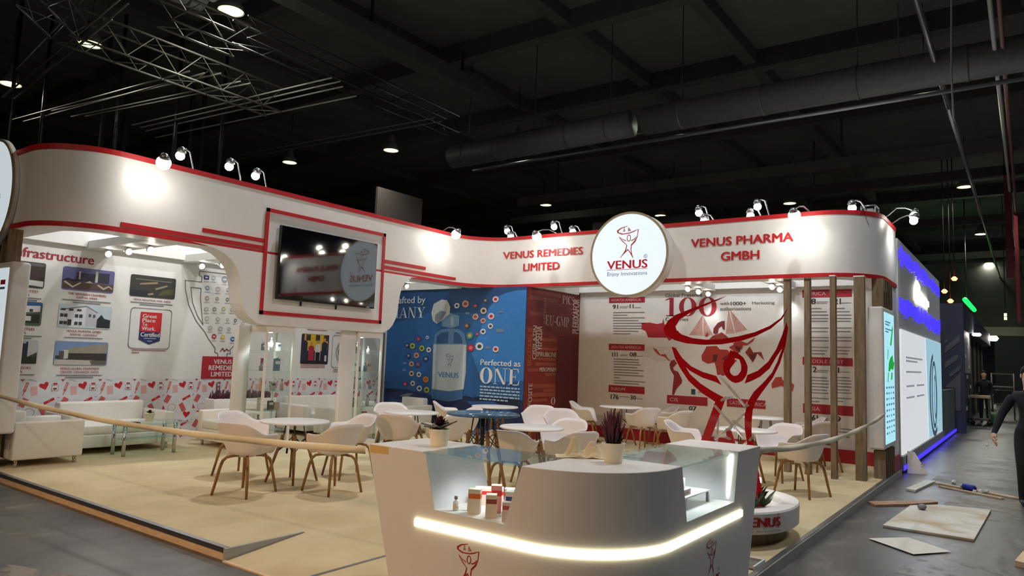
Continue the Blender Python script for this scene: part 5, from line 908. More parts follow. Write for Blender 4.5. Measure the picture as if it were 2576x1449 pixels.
def resample(P, n):
    P = P + P[:1]; L = cut(P); out = []
    for i in range(n):
        s = L[-1] * i / n
        for k in range(len(L) - 1):
            if s <= L[k + 1]: break
        q = (s - L[k]) / (L[k + 1] - L[k]); out.append((P[k][0] + (P[k + 1][0] - P[k][0]) * q, P[k][1] + (P[k + 1][1] - P[k][1]) * q))
    return out
A, B = resample(ho, nH), resample(hi, nH); vs = []
for dd in (Vector((0, 0, 0)), sd):
    for P in (A, B): vs += [SO + dd + SH_ * a + Z3 * b for a, b in P]
fs = []
for k in range(nH):
    j = (k + 1) % nH; fs += [(k, j, nH + j, nH + k), (2 * nH + j, 2 * nH + k, 3 * nH + k, 3 * nH + j), (j, k, 2 * nH + k, 2 * nH + j), (nH + k, nH + j, 3 * nH + j, 3 * nH + k)]
m.add(vs, fs, redg); m.build('head_ring', sc)
for p in ART['sails']: plate(p, 'sail', pinkac, -SN * .006, SN * -.02)
m = MB()
for a, b in ART['truss']: m.tube([SO + SH_ * a[0] + Z3 * a[1] + SN * .05, SO + SH_ * b[0] + Z3 * b[1] - SN * .10], .014, acryl, 8)
for x in (-.02, .33): m.tube([SO + SH_ * x + Z3 * .34 - SN * .12, SO + SH_ * (x + .06 if x < 0 else x) + Z3 * 1.3 - SN * .12], .013, acryl, 8)
m.build('clear_bracing', sc)
# ------------------------------------------------------------------ lit pylons and wooden posts
def pylon(mapf, label, fins_out, w0=8.52):
    """mapf turns (along edge, outward depth, z) into world coordinates"""
    t = thing('lightbox_pylon', label, 'lightbox', mapf(9.0, -.1, HP), 'lit pylons with wooden fins at the stand corners')
    def bx(mb, a0, a1, d0, d1, z0, z1, mat, r=0.):
        p, q = mapf(a0, d0, z0), mapf(a1, d1, z1); lo = [min(p[i], q[i]) for i in range(3)]; hi_ = [max(p[i], q[i]) for i in range(3)]
        mb.rbox(lo, hi_, mat, r, 4) if r else mb.box(lo, hi_, mat)
    for z0, z1, nm in ((HP, .50, 'wooden_fin_base'), (2.66, 3.08, 'wooden_fin_top')):
        m = MB(); bx(m, w0, 9.45, -.17, -.05, z0, z1, wood)
        for k in range(6): bx(m, w0 + k * .17, w0 + .04 + k * .17, -.05, -.012, z0, z1, wood)
        m.build(nm, t)
    m = MB(); bx(m, 8.43, 9.48, -.22, -.005, .52, 2.65, white, .035); m.build('housing', t)
    m = MB(); bx(m, 8.50, 9.41, -.006, .003, .60, 2.57, fins_out); m.build('lit_panel', t)
    return t, bx
fR = lambda a, d, z: (a, -d, z)
t, bx = pylon(fR, 'lit poster pylon with a green and white map at the right corner of the stand', bluepale)
m = MB(); kx = lambda a: 8.50 + (a - 7.73) * .80
gm = M('backlit_green', (30, 170, 60), .5, emit=.7, var=.03); ti = M('backlit_teal', (90, 140, 165), .5, emit=.5, var=.03)
for p in ART['pgreen']: m.face([(kx(a), b) for a, b in p], (0, -.0045, 0), X3, Z3, gm)
m.build('printed_map', t); m = MB()
for z, a, w in ((2.44, 8.55, .5), (2.40, 8.55, .4), (2.33, 8.55, .6), (2.29, 8.55, .3)): m.face(rect(a, z - .02, a + w, z), (0, -.0045, 0), X3, Z3, ti)
for i in range(9):
    for j in range(4): m.face(rect(8.56 + j * .21, 1.42 - i * .085, 8.56 + j * .21 + .13 - (i * j % 3) * .03, 1.45 - i * .085), (0, -.0045, 0), X3, Z3, ti)
m.build('printed_text', t)
fL = lambda a, d, z: (-d, a, z)
t, bx = pylon(fL, 'lit white pylon with wooden fins cut by the left picture edge', boxglow, 8.66)
m = MB(); m.face([(8.56, 2.36), (8.72, 2.36), (8.72, 2.42), (8.56, 2.42)], (-.0045, 0, 0), Y3, Z3, C((214, 60, 100))); m.face([(8.56, 2.3), (8.72, 2.3), (8.72, 2.33), (8.56, 2.33)], (-.0045, 0, 0), Y3, Z3, C((120, 160, 190))); m.build('printed_mark', t)
for i, (x, y, w, lb) in enumerate(((8.12, 1.30, .09, 'brown wooden post right behind the red sculpture'), (8.12, 1.0, .08, 'thin brown wooden post at the left edge of the AFRICA column'), (7.96, .60, .075, 'thin brown wooden post through the middle of the AFRICA column'), (8.13, .27, .14, 'widest brown wooden post beside the lit map pylon'))):
    o = MB().box((x - .06, y - w / 2, HP), (x + .06, y + w / 2, 3.08), wood).build('wooden_post'); MB().box((x - .064, y - w / 2 - .004, 3.06), (x + .064, y + w / 2 + .004, 3.08), white).build('top_plate', o)
    tag(o, lb, 'post', 'wooden posts at the right corner')
# ------------------------------------------------------------------ barrier tape
tape_m = C((250, 240, 214), .5)
def ribbon(name, pts, w, label, twist=0.):
    m = MB(); vs = []; P = [Vector(p) for p in pts]; N = 40
    for i in range(N + 1):
        q = i / N * (len(P) - 1); k = min(int(q), len(P) - 2); p = P[k].lerp(P[k + 1], q - k); a = twist * math.sin(q * 2.2); d = (P[-1] - P[0]).normalized(); s = d.cross(Vector((0, 0, 1))).normalized()
        wd_ = Vector((0, 0, 1)) * math.cos(a) + s * math.sin(a); vs += [p - wd_ * w / 2, p + wd_ * w / 2]
    m.add(vs, [(2 * i, 2 * i + 2, 2 * i + 3, 2 * i + 1) for i in range(N)], tape_m, True); tag(m.build(name, None, .0015), label, 'tape')
def sag(a, b, s, n=12): a, b = Vector(a), Vector(b); return [a.lerp(b, i / n) - Vector((0, 0, 4 * s * (i / n) * (1 - i / n))) for i in range(n + 1)]
ribbon('barrier_tape', sag((-.02, 8.42, 1.0), (.10, 2.02, 1.005), .09), .055, 'cream barrier tape stretched from the left pylon to the counter', .35)
ribbon('barrier_tape', sag((2.44, .03, 1.02), (8.42, -.01, 1.06), .12), .055, 'cream barrier tape stretched from the counter to the right map pylon', .35)
# ------------------------------------------------------------------ spotlights
G = 'arm spotlights along the top of the header'
def arm_light(loc, base, aim, label, power, ang=120, col=(1, .99, .95), grp=None):
    t = thing('arm_spotlight', label, 'spotlight', loc, grp or G); L, B, A = Vector(loc), Vector(base), (Vector(aim) - Vector(loc)).normalized()
    mid = Vector((L.x * .4 + B.x * .6, L.y * .4 + B.y * .6, max(L.z, B.z) + .05))
    m = MB(); m.tube([L - A * .05, L.lerp(mid, .5) + Vector((0, 0, .05)), mid, B.lerp(mid, .35), B], .011, steel, 8); m.build('arm', t)
    m = MB(); m.tube([L - A * .09, L - A * .06, L - A * .02], [.025, .05, .066], steel, 14); m.build('lamp_head', t)
    m = MB(); q = .062 if power > 20 or 'aisle' in label else .09
    m.tube([L + A * (.01 + q * math.sin(i * .393 - 1.2) + .03) for i in range(8)], [max(.004, q * math.cos(i * .393 - 1.2)) for i in range(8)], lampglow, 14); m.build('lens', t)
    spot('arm_light', L + A * .14, aim, power, ang, col, .6, .07)
for loc, base, aim, lb, pw_ in (((1.04, 6.98, 3.99), (1.25, 7.52, 4.10), (1.2, 7.5, 3.35), 'above the red stripes on the curved left header', 8), ((6.72, 6.99, 4.0), (6.9, 7.53, 4.10), (6.7, 7.5, 3.4), 'at the inner header corner left of VENUS REMEDIES', 8.5),
        ((7.52, 5.72, 4.0), (8.08, 5.6, 4.10), (8.04, 5.7, 3.4), 'over the letters REMEDIES', 9), ((7.52, 1.05, 3.99), (8.08, .95, 4.10), (8.04, 1.05, 3.4), 'over the end of VENUS PHARMA', 12)):
    arm_light(loc, base, aim, 'bright arm spotlight ' + lb, pw_, 130)
LB = [((1.79, 8.0, 4.42), 'just behind the brightest left lamp'), ((2.56, 8.0, 4.45), 'in the middle of three behind the left header'), ((3.02, 8.0, 4.41), 'nearest the television, behind the left header')]
RB = [((8.4, 7.07, 4.356), 'behind the inner corner, upper of a pair'), ((8.4, 6.98, 4.223), 'behind the inner corner, lower of a pair'), ((8.4, 5.9, 4.355), 'above the words VENUS REMEDIES, upper one'), ((8.4, 5.457, 4.224), 'above the words VENUS REMEDIES, lower one'),
      ((8.4, 2.88, 4.365), 'beside the round sign, upper of a pair'), ((8.4, 2.787, 4.215), 'beside the round sign, lower of a pair'), ((8.4, 1.861, 4.378), 'above VENUS PHARMA, upper of a pair'), ((8.4, 1.979, 4.233), 'above VENUS PHARMA, lower of a pair'), ((8.4, .412, 4.216), 'above the right header curve')]
for (x, y, z), lb in LB:
    k = (7.7 + 1.739) / (8 + 1.739); q = (-3.37 + (x + 3.37) * k, 7.7, 1.69 + (z - 1.69) * k); arm_light(q, (q[0] + .22, 7.72, 4.09), (q[0] + .1, 9.4, 1.6), 'arm spotlight on the header top, ' + lb, 55)
for (x, y, z), lb in RB:
    k = (8.22 + 3.37) / (8.4 + 3.37); q = (8.22, -1.739 + (y + 1.739) * k, 1.69 + (z - 1.69) * k); arm_light(q, (8.24, q[1] - .2, 4.09), (9.6, q[1], 1.4), 'arm spotlight on the header top, ' + lb, 66, 120, COOL)
arm_light((9.58, -.3, 4.24), (9.0, .05, 4.09), (9.4, .03, 3.2), 'upper arm spotlight projecting over the aisle from the right header end', 10, 120, COOL)
arm_light((9.35, -.33, 4.12), (9.6, .05, 4.09), (9.3, .03, 3.2), 'lower arm spotlight projecting over the aisle from the right header end', 10, 120, COOL)
def make_bullet():
    t = thing('beam_spotlight', '', 'spotlight'); m = MB(); m.tube([(0, 0, .0), (0, 0, -.05)], .012, white, 8); m.build('stem', t)
    m = MB(); m.tube([(-.05, 0, -.045), (.05, 0, -.075)], [.04, .05], white, 12); m.build('housing', t); m = MB(); m.tube([(.051, 0, -.0753), (.056, 0, -.077)], [.045, .04], lampglow, 12); m.build('lens', t); return t
bp_ = make_bullet(); G = 'small spotlights under the ceiling beams'; first = True
BUL = [((1.63, 9.62), 1.5, 'farthest of three on the left ceiling beam'), ((1.64, 9.0), 1.5, 'middle of three on the left ceiling beam'), ((1.68, 8.45), 1.5, 'nearest of three on the left ceiling beam'), ((3.15, 9.62), 1.5, 'farther of two on the beam above the trophy'), ((3.2, 9.08), 1.5, 'nearer of two on the beam above the trophy'), ((6.85, 8.42), 1.5, 'above the left edge of the blue mural'),
       ((8.84, 3.22), 0, 'nearest of three above the 100 heading'), ((9.35, 3.22), 0, 'middle of three above the 100 heading'), ((9.80, 3.2), 0, 'farthest of three above the 100 heading'), ((8.87, 1.74), 0, 'nearest of three above the map of Asia'), ((9.33, 1.74), 0, 'middle of three above the map of Asia'), ((9.85, 1.75), 0, 'farthest of three above the map of Asia')]
for (x, y), a, lb in BUL:
    place(bp_, first, (x, y, 3.1), math.pi + (a if a else 0), 'small white ceiling spotlight, ' + lb, G); first = False
    spot('beam_light', (x, y, 2.99), (x - (0 if a else .8), y - (1.2 if a else 0), .6), 15, 130, (.96, .98, 1), .7, .04)
m = MB(); bx0 = (8.62, .12, 4.10); [m.tube([(8.62 + a, .12 + b, 4.10), (8.62 + a, .12 + b, 4.24)], .012, steel, 6) for a in (0, .3) for b in (0, .2)]; m.tube([(8.62, .12, 4.24), (8.92, .12, 4.24), (8.92, .32, 4.24), (8.62, .32, 4.24), (8.62, .12, 4.24)], .012, steel, 6); m.box((8.66, .16, 4.10), (8.86, .28, 4.2), C((110, 110, 114))); tag(m.build('metal_bracket'), 'small grey metal bracket box on top of the right header end', 'bracket')
# ------------------------------------------------------------------ high-bay lamps of the hall
def make_highbay(glow):
    t = thing('hall_lamp', '', 'lamp'); m = MB()
    m.lathe([(.05, .62), (.09, .60), (.10, .40), (.14, .34), (.24, .16), (.28, .02), (.27, .02), (.22, .15), (.1, .30)], duct_m, n=28); m.build('reflector', t)
    m = MB(); m.tube([(0, 0, .6), (0, 0, 2.07)], .014, black, 6); m.build('hanger', t)
    m = MB(); m.lathe([(.255, .045), (.25, .03), (.0, .025)], glow, n=28); m.build('lamp_lens', t)
    return t
hb = [make_highbay(warmglow), make_highbay(greenglow)]; used = [True, True]
HN = {0: 'greenish, largest at the top edge above the left trusses', 1: 'greenish, beside the long light truss on the left', 2: 'small and warm behind the parallel bars at the left edge', 3: 'warm, left of the two warm lamps above the header corner', 4: 'warm, above the inner header corner, left of the round duct end', 5: 'greenish, above the words VENUS PHARMA',
      6: 'warm, largest on the right beside the grey rail', 7: 'warm, farthest left of the lamps above the television', 8: 'warm, second along the grey rail on the right', 9: 'greenish, just above the lamps on the right header', 10: 'warm, small, right of the round sign', 11: 'third along the grey rail on the right', 12: 'fourth along the grey rail on the right', 13: 'fifth and farthest along the grey rail', 14: 'tiny and greenish above the words VENUS REMEDIES'}
for i, (x, y, k, p) in enumerate(HALL):
    k = 0 if k != 1 else 1
    o = place(hb[k], used[k], (x, y, 8.93), 0, 'hanging hall lamp, ' + HN.get(i, 'unseen outside the picture'), 'high-bay lamps under the black hall ceiling'); used[k] = False
# ------------------------------------------------------------------ trusses
def truss(name, a, b, w, label, mat, bay=.55, four=True, group='lighting trusses under the ceiling'):
    a, b = Vector(a), Vector(b); d = (b - a).normalized(); s = d.cross(Vector((0, 0, 1))).normalized() * w / 2; u = s.cross(d).normalized() * w / 2; L = (b - a).length
    m = MB(); C4 = [s + u, s - u, -s - u, -s + u]
    for c in C4: m.tube([a + c, b + c], .027, mat, 6)
    n = max(2, int(L / bay))
    for i in range(n):
        p, q = a + d * (L * i / n), a + d * (L * (i + 1) / n)
        for j in range(4):
            c0, c1 = C4[j], C4[(j + 1) % 4]; m.tube([(p if i % 2 else q) + c0, (q if i % 2 else p) + c1], .012, mat, 4, False)
    tag(m.build(name), label, 'truss', group)
truss('lighting_truss', (2.2, 13.7, 8.0), (7.2, 13.8, 8.0), .62, 'long silver box truss crossing behind the left greenish lamp', alum)
truss('lighting_truss', (3.1, 11.5, 8.1), (4.75, 11.5, 8.1), .55, 'short box truss lit yellow green beneath the largest lamp', alum)
truss('lighting_truss', (1.4, 13.0, 8.1), (2.3, 13.8, 8.0), .55, 'dark box truss corner at the top left', edge_dark)
truss('lighting_truss', (4.75, 11.6, 8.4), (12.3, 12.2, 8.6), .5, 'dim black box truss running away right from the yellow green truss', black, .7)
m = MB(); m.box((3.5, 11.0, 9.3), (12.1, 11.5, 9.7), beam_m); [m.box((x, 11.2, 9.7), (x + .06, 11.26, 10.44), black) for x in (4.5, 8, 11.5)]; tag(m.build('dark_girder'), 'black girder running away above the television to the round duct', 'beam')
def bars(pairs, label, mat, r=.025):
    m = MB(); [m.tube([a, b], r, mat, 6) for a, b in pairs]; tag(m.build('bar_truss'), label, 'truss', 'long parallel bar trusses on the left')
bars([((3.20, 19.9, 8), (2.34, 11.7, 8)), ((3.43, 19.8, 8), (2.5, 11.7, 8)), ((2.9, 18.2, 8.3), (2.1, 11.7, 8.4)), ((3.05, 18.0, 7.8), (2.45, 12.2, 7.8))], 'steep set of parallel bars at the top left corner', alum)
bars([((4.1, 22, 8), (4.9, 13.8, 8)), ((4.35, 21.8, 8), (5.15, 13.6, 8)), ((4.5, 20.3, 8.1), (5.5, 13.5, 8.1)), ((4.9, 20.0, 8.0), (5.9, 13.3, 8.0)), ((5.1, 19.6, 8.0), (6.1, 13.2, 8.0))], 'set of parallel bars under the long silver truss', alum, .022)
bars([((6.2, 19.2, 8), (6.9, 11.2, 8)), ((6.45, 19.2, 8), (7.15, 11.2, 8)), ((6.7, 19.4, 8), (7.4, 11.4, 8)), ((7.2, 19.8, 8), (8.0, 11.6, 8))], 'faint set of parallel bars above the television', edge_grey, .018)
bars([((9.4, 23.5, 8), (10.2, 11, 8)), ((9.7, 23.5, 8), (10.5, 11, 8))], 'faintest pair of parallel bars above the inner header', edge_dark, .02)
for i, (x, y, z0) in enumerate(((3.6, 20.5, 4.6), (4.4, 20.6, 5), (5.6, 18.8, 4.8), (6.6, 17.5, 4.6), (7.4, 16.5, 4.6))):
    m = MB(); m.tube([(x, y, z0), (x, y, 11)], .05, black, 6); tag(m.build('hanging_cable'), 'dark hanging cable behind the left header, %s from the left' % ('first', 'second', 'third', 'fourth', 'fifth')[i], 'cable', 'dark cables hanging on the left')
for i, (x, y, z, w) in enumerate(((5.6, 20.5, 6.6, .9), (8.2, 19.5, 6.2, .9), (9.0, 22, 7, 1.2), (6.9, 22.5, 5.8, 1.4))):
    m = MB(); m.rbox((x, y, z), (x + w, y + .5, z + .7), C((58, 56, 56)), .04, 2); m.box((x + w * .45, y + .2, z + .7), (x + w * .55, y + .3, 10.99), black); tag(m.build('rigging_case'), 'dark rigging box hung under the ceiling on the left, %s' % ('nearest', 'second', 'third', 'lowest')[i], 'box', 'rigging boxes under the ceiling')
m = MB(); m.rbox((4.1, 12.2, 9.3), (4.75, 12.75, 9.42), C((214, 214, 210)), .02); m.box((4.22, 12.3, 9.26), (4.62, 12.65, 9.30), C((180, 180, 178))); m.tube([(4.4, 12.5, 9.4), (4.4, 12.5, 11)], .02, black, 6); tag(m.build('ceiling_diffuser'), 'small white square panel hanging between the two greenish lamps', 'panel')
# ------------------------------------------------------------------ ducts, rails, cables
def tubeobj(name, pts, r, mat, label, cat, n=20, rings=0):
    m = MB(); m.tube(pts, r, mat, n); o = m.build(name)
    if rings:
        a, b = Vector(pts[0]), Vector(pts[-1])
        for i in range(rings):
            p = a.lerp(b, (i + .5) / rings); d = (b - a).normalized() * .03; q = MB(); q.tube([p - d, p + d], r * 1.04, mat, n); q.build('joint_ring', o)
            if i % 2 == 0: q = MB(); q.tube([p + Vector((0, 0, r)), Vector((p.x, p.y, 11))], .012, black, 5); q.build('hanger', o)
    return tag(o, label, cat)
tubeobj('air_duct', [(13.2, 12.9, 7.95), (13.1, 6.6, 7.95)], .36, duct_m, 'dark round air duct ending above the inner header corner', 'duct', 20, 5)
tubeobj('air_duct', [(13.1, 6.2, 7.95), (13.1, -8, 7.95)], .36, duct_m, 'dark round air duct crossing to the right behind the greenish lamp', 'duct', 20, 7)
tubeobj('duct_rail', [(13.5, 12.3, 7.5), (13.2, -8, 7.5)], .05, steel, 'thin grey pipe running beneath the dark round air duct', 'pipe', 8)
tubeobj('air_duct', [(2.2, 13.2, 9.6), (4.6, 12.9, 9.6)], .5, duct_m, 'wide dark air duct between the two greenish lamps', 'duct', 20, 4)
tubeobj('air_duct', [(1.0, 15.2, 9.7), (2.4, 13.5, 9.7)], .5, duct_m, 'wide dark air duct at the top left edge', 'duct', 20, 2)
tubeobj('air_duct', [(27, 15.5, 8.2), (27, 9.8, 8.2)], .3, duct_m, 'far ribbed duct above the words VENUS REMEDIES', 'duct', 16, 9)
tubeobj('cable_rail', [(4, -.36, 8), (15.9, -.36, 8)], .055, steel, 'grey ceiling rail on the right, nearer length beside the largest warm lamp', 'rail', 8)
tubeobj('cable_rail', [(16, -.36, 8), (60, -.36, 8)], .055, steel, 'grey ceiling rail on the right, farther length leading to the far lamps', 'rail', 8)
for y, lb in ((-1.37, 'left'), (-1.50, 'right')): tubeobj('ceiling_pipe', [(5, y, 8), (60, y, 8)], .04, edge_grey if y > -1.4 else C((120, 84, 76)), '%s pipe of the thin pair near the right picture edge' % lb, 'pipe', 6)
tubeobj('loose_cable', [(16.1, .7, 10.98), (16.1, .7, 9.3)] + [(14.5 + .4 * i, 1 + 2.2 * i, 8.75 - .25 * math.sin(i * .8)) for i in range(5)] + [(15.7, 11.6, 9.2)], .018, C((150, 146, 140)), 'thin loose cable strung between the two right ceiling lamps', 'cable', 6)
tubeobj('loose_cable', [(11.5, -.75, 11), (11.7, -.75, 9.0), (11.9, -.7, 7.4), (11.9, -.72, 6.4)], .018, C((150, 150, 146)), 'thin cable hanging beside the grey ceiling rail', 'cable', 6)
for i, (y0, y1, x, z) in enumerate(((16, -10, 21, 8.2), (20, -10, 26, 8.6), (24, -10, 34, 8.4), (24, -10, 44, 8.2), (20, -12, 55, 8))):
    m = MB(); m.box((x, y1, z), (x + .25, y0, z + .35), beam_m); [m.box((x + .1, y, z + .3), (x + .16, y + .06, 11), black) for y in (y0 - 2, (y0 + y1) / 2, y1 + 3)]
    tag(m.build('cross_beam'), 'dark horizontal beam across the hall, %s from the stand' % ('nearest', 'second', 'third', 'fourth', 'fifth')[i], 'beam', 'dark cross beams of the hall')
m = MB(); m.box((33.5, 33, 0), (35, 34.5, 11), C((120, 116, 112))); o = m.build('hall_column'); struct(o)
m = MB(); m.box((14.4, 17.6, 6.3), (16.8, 17.7, 7.8), C((66, 62, 60))); m.box((14.0, 17.75, 4.5), (17.5, 17.85, 6.2), C((50, 50, 54))); struct(m.build('wall_bulkhead'))
# ------------------------------------------------------------------ neighbouring stand with blue lights
nb = thing('neighbour_stand', 'white neighbouring stand with blue light strips and a lit poster wall', 'exhibition stand', (13, 0.1, 0))
stw = C((216, 220, 220), .5); m = MB(); m.box((10.12, .02, 0), (17.1, 3.4, 3.95), stw); m.build('wall_panel', nb)
random.seed(2)
for z0, z1 in ((3.49, 3.86), (2.60, 2.99)):
    for k in range(28):
        x = 10.18 + k * .245; a = random.uniform(0, .13); m = MB(); m.box((x, -.006, z0 + a), (x + .09, .02, z1 - random.uniform(0, .10)), blueglow); m.build('light_bar', nb)
m = MB(); m.box((10.16, -.01, .30), (16.8, .02, 2.40), M('poster_glow', (242, 246, 250), .4, emit=.55, var=0)); m.build('lit_poster', nb)
m = MB(); m.face([(13.9, .32), (16.75, .32), (16.75, 2.39), (13.6, 2.39)], (0, -.012, 0), X3, Z3, M('poster_aqua', (176, 222, 238), .4, emit=.55, var=0)); m.build('poster_tint', nb)
m = MB(); ringpoly(m, (0, -.014, 0), X3, Z3, 15.1, 1.2, .95, .92, .22, .12, M('backlit_slate_print', (84, 100, 116), .5, emit=.3, var=.03), 32, 100, 300); ringpoly(m, (0, -.0145, 0), X3, Z3, 15.1, 1.2, .55, .75, .16, .1, C((120, 170, 200)), 28); ringpoly(m, (0, -.0145, 0), X3, Z3, 15.25, 1.15, .25, .5, .1, .1, C((196, 226, 240)), 20)
tg_ = M('backlit_grey_print', (176, 180, 188), .5, emit=.4, var=.03)
for z, a, w in ((1.95, 10.6, 2.4), (1.89, 10.6, 1.6), (1.70, 10.6, 2.2), (1.45, 10.6, 1.1), (1.45, 12.0, 1.2), (1.25, 10.6, 1.1), (1.25, 12.0, 1.2)): m.face(rect(a, z - .035, a + w, z), (0, -.0145, 0), X3, Z3, tg_)
m.build('poster_print', nb)
m = MB(); m.prism([(12.3, 3.08), (12.9, 3.1), (12.9, 3.4), (12.6, 3.46), (12.3, 3.3)], (0, .02, 0), X3, Z3, (0, -.03, 0), lampglow); [m.prism([(13.0 + k * .3, 3.1), (13.2 + k * .3, 3.1), (13.2 + k * .3, 3.3 - .02 * k), (13.0 + k * .3, 3.3 - .02 * k)], (0, .02, 0), X3, Z3, (0, -.03, 0), lampglow) for k in range(5)]; m.build('lit_logo', nb)
m = MB(); m.box((10.1, -.02, .05), (17.1, .05, .28), C((150, 152, 152))); m.build('plinth', nb); m = MB(); m.box((10.1, -.035, .06), (20.5, -.02, .13), blueglow); m.build('floor_light_strip', nb)
m = MB(); m.box((17.1, -.01, .05), (20.3, .1, 1.25), C((92, 104, 106))); m.build('low_wall', nb)
area('poster_light', (13.5, -.1, 1.4), 26, 5.5, (.9, .96, 1), (math.radians(-90), 0, 0), 'RECTANGLE', math.pi, 2.0)
area('blue_strip_light', (14, -.06, .14), 3, 7, (.15, .1, 1), (math.radians(-90), 0, 0), 'RECTANGLE', math.pi, .06)
ds = thing('dark_blue_stand', 'dark blue stand with grey slanted stripes beyond the white neighbouring stand', 'exhibition stand', (24, .5, 0)); nvy = C((46, 52, 78), .6)
m = MB(); m.box((20.6, -.25, 0), (20.8, .9, 3.7), nvy); m.build('end_wall', ds); m = MB()
for p in ART['stripes']: m.face([(a, b) for a, b in p], (20.59, 0, 0), Y3, Z3, C((84, 84, 100)))
m.build('slanted_stripe', ds)
m = MB(); m.box((20.8, -.2, 3.1), (40, .5, 3.7), nvy); m.build('canopy', ds)
m = MB(); m.box((23.5, -.05, 0), (26.9, .1, 3.1), C((70, 70, 80))); m.box((23.6, -.06, 1.7), (26.8, -.05, 3.1), C((150, 150, 156))); m.build('side_panel', ds)
m = MB(); [m.box((24 + (k * 7 % 5) * .5, -.07, .5 + k * .34), (24.5 + (k * 7 % 5) * .5, -.06, .62 + k * .34), C((226, 226, 226))) for k in range(7)]; m.build('panel_print', ds)
m = MB(); m.box((28, .2, 0), (40, .4, 3.1), C((96, 90, 82))); [m.box((29 + k * 1.4, .12, 0), (29.25 + k * 1.4, .2, 3.1), C((150, 138, 120) if k % 2 else (66, 62, 58))) for k in range(8)]; m.build('slatted_wall', ds)
m = MB(); m.lathe([(.10, 0), (.14, .05), (.10, .10)], lampglow, (26, -.3, 3.0), 12); m.build('canopy_lamp', ds); m = MB(); m.lathe([(.14, 0), (.22, .12), (.14, .24)], lampglow, (39, -.35, 3.35), 12); m.build('canopy_lamp', ds)
o = MB().tube([(39.9, .85, 5.5), (47.1, .82, 5.5)], .12, M('green_tube_glow', (20, 255, 80), .4, emit=2.5, var=0), 8).tube([(41, .85, 5.55), (41, .85, 10.98)], .03, black, 6).build('green_light_tube'); tag(o, 'green fluorescent tube hanging over the far dark blue stand', 'light')
for i, (y, z) in enumerate(((.6, 5.4), (.95, 4.9), (.75, 4.5))):
    x = 30; m = MB(); m.lathe([(.06, 0), (.12, .08), (.05, .16)], M('red_lamp_glow', (255, 120, 70), .5, emit=8, var=0), (x, y, z), 10); m.tube([(x, y, z + .15), (x, y, 11)], .02, black, 6); tag(m.build('stage_lamp'), '%s of three small orange stage lamps above the dark blue stand' % ('uppermost', 'middle', 'lowest')[i], 'lamp', 'orange stage lamps')
m = MB(); m.box((39.95, -.92, 4.42), (40.05, -.78, 4.8), C((60, 70, 64))); q = m.build('exit_sign'); MB().box((39.94, -.91, 4.45), (39.95, -.79, 4.6), greenglow).box((39.94, -.91, 4.63), (39.95, -.79, 4.78), greenglow).build('lit_pictogram', q); MB().box((39.98, -.87, 4.8), (40.02, -.83, 11), black).build('hanger', q); tag(q, 'small hanging green emergency exit sign far down the aisle', 'sign')
m = MB(); m.box((45, -8, 0), (45.1, -.2, 3.85), C((20, 20, 22), .9)); tag(m.build('black_curtain'), 'black curtain closing the far end of the aisle', 'curtain')
m = MB(); m.box((50, -12, 4.1), (50.3, 4, 4.65), C((176, 166, 150))); struct(m.build('wall_far_lintel')); m = MB(); m.box((52, -12, 4.7), (52.2, 6, 9), C((96, 94, 88))); struct(m.build('wall_far_upper'))
for i, (x, y0, y1, z0, z1) in enumerate(((26, -1.42, -1.2, 5.0, 9.5), (30, -1.54, -1.42, 3.7, 8.0))):
    m = MB(); m.box((x, y0, z0), (x + .03, y1, z1), C((110, 26, 36))); m.box((x, (y0 + y1) / 2, z1), (x + .02, (y0 + y1) / 2 + .02, 11), black); tag(m.build('hanging_banner'), ('nearer and higher' if i == 0 else 'farther and lower') + ' dark red banner hanging over the aisle at the right', 'banner', 'red banners over the aisle')
# ------------------------------------------------------------------ people
skin_m = M('skin', (206, 160, 138), .5, var=.04); jersey = M('black_sweater', (26, 28, 36), .85, var=.15, scale=40); trousers = M('black_trousers', (22, 23, 28), .8, var=.12, scale=30); shoe_m = M('dark_shoes', (44, 42, 44), .5); hair_m = M('dark_hair', (28, 22, 20), .7, var=.2, scale=60)
def skin_mesh(name, verts, edges, root=0, lv=2):
    me = bpy.data.meshes.new(name); me.from_pydata([v[:3] for v in verts], edges, []); o = bpy.data.objects.new(name, me); COL.objects.link(o)
    md = o.modifiers.new('s', 'SKIN'); sv = me.skin_vertices[0].data
    for i, v in enumerate(verts): r = v[3]; sv[i].radius = r if isinstance(r, tuple) else (r, r); sv[i].use_root = (i == root)
    md.use_smooth_shade = True; o.modifiers.new('u', 'SUBSURF').levels = lv
    dg = bpy.context.evaluated_depsgraph_get(); dg.update(); m2 = bpy.data.meshes.new_from_object(o.evaluated_get(dg)); bpy.data.objects.remove(o); m2.name = name
    return m2
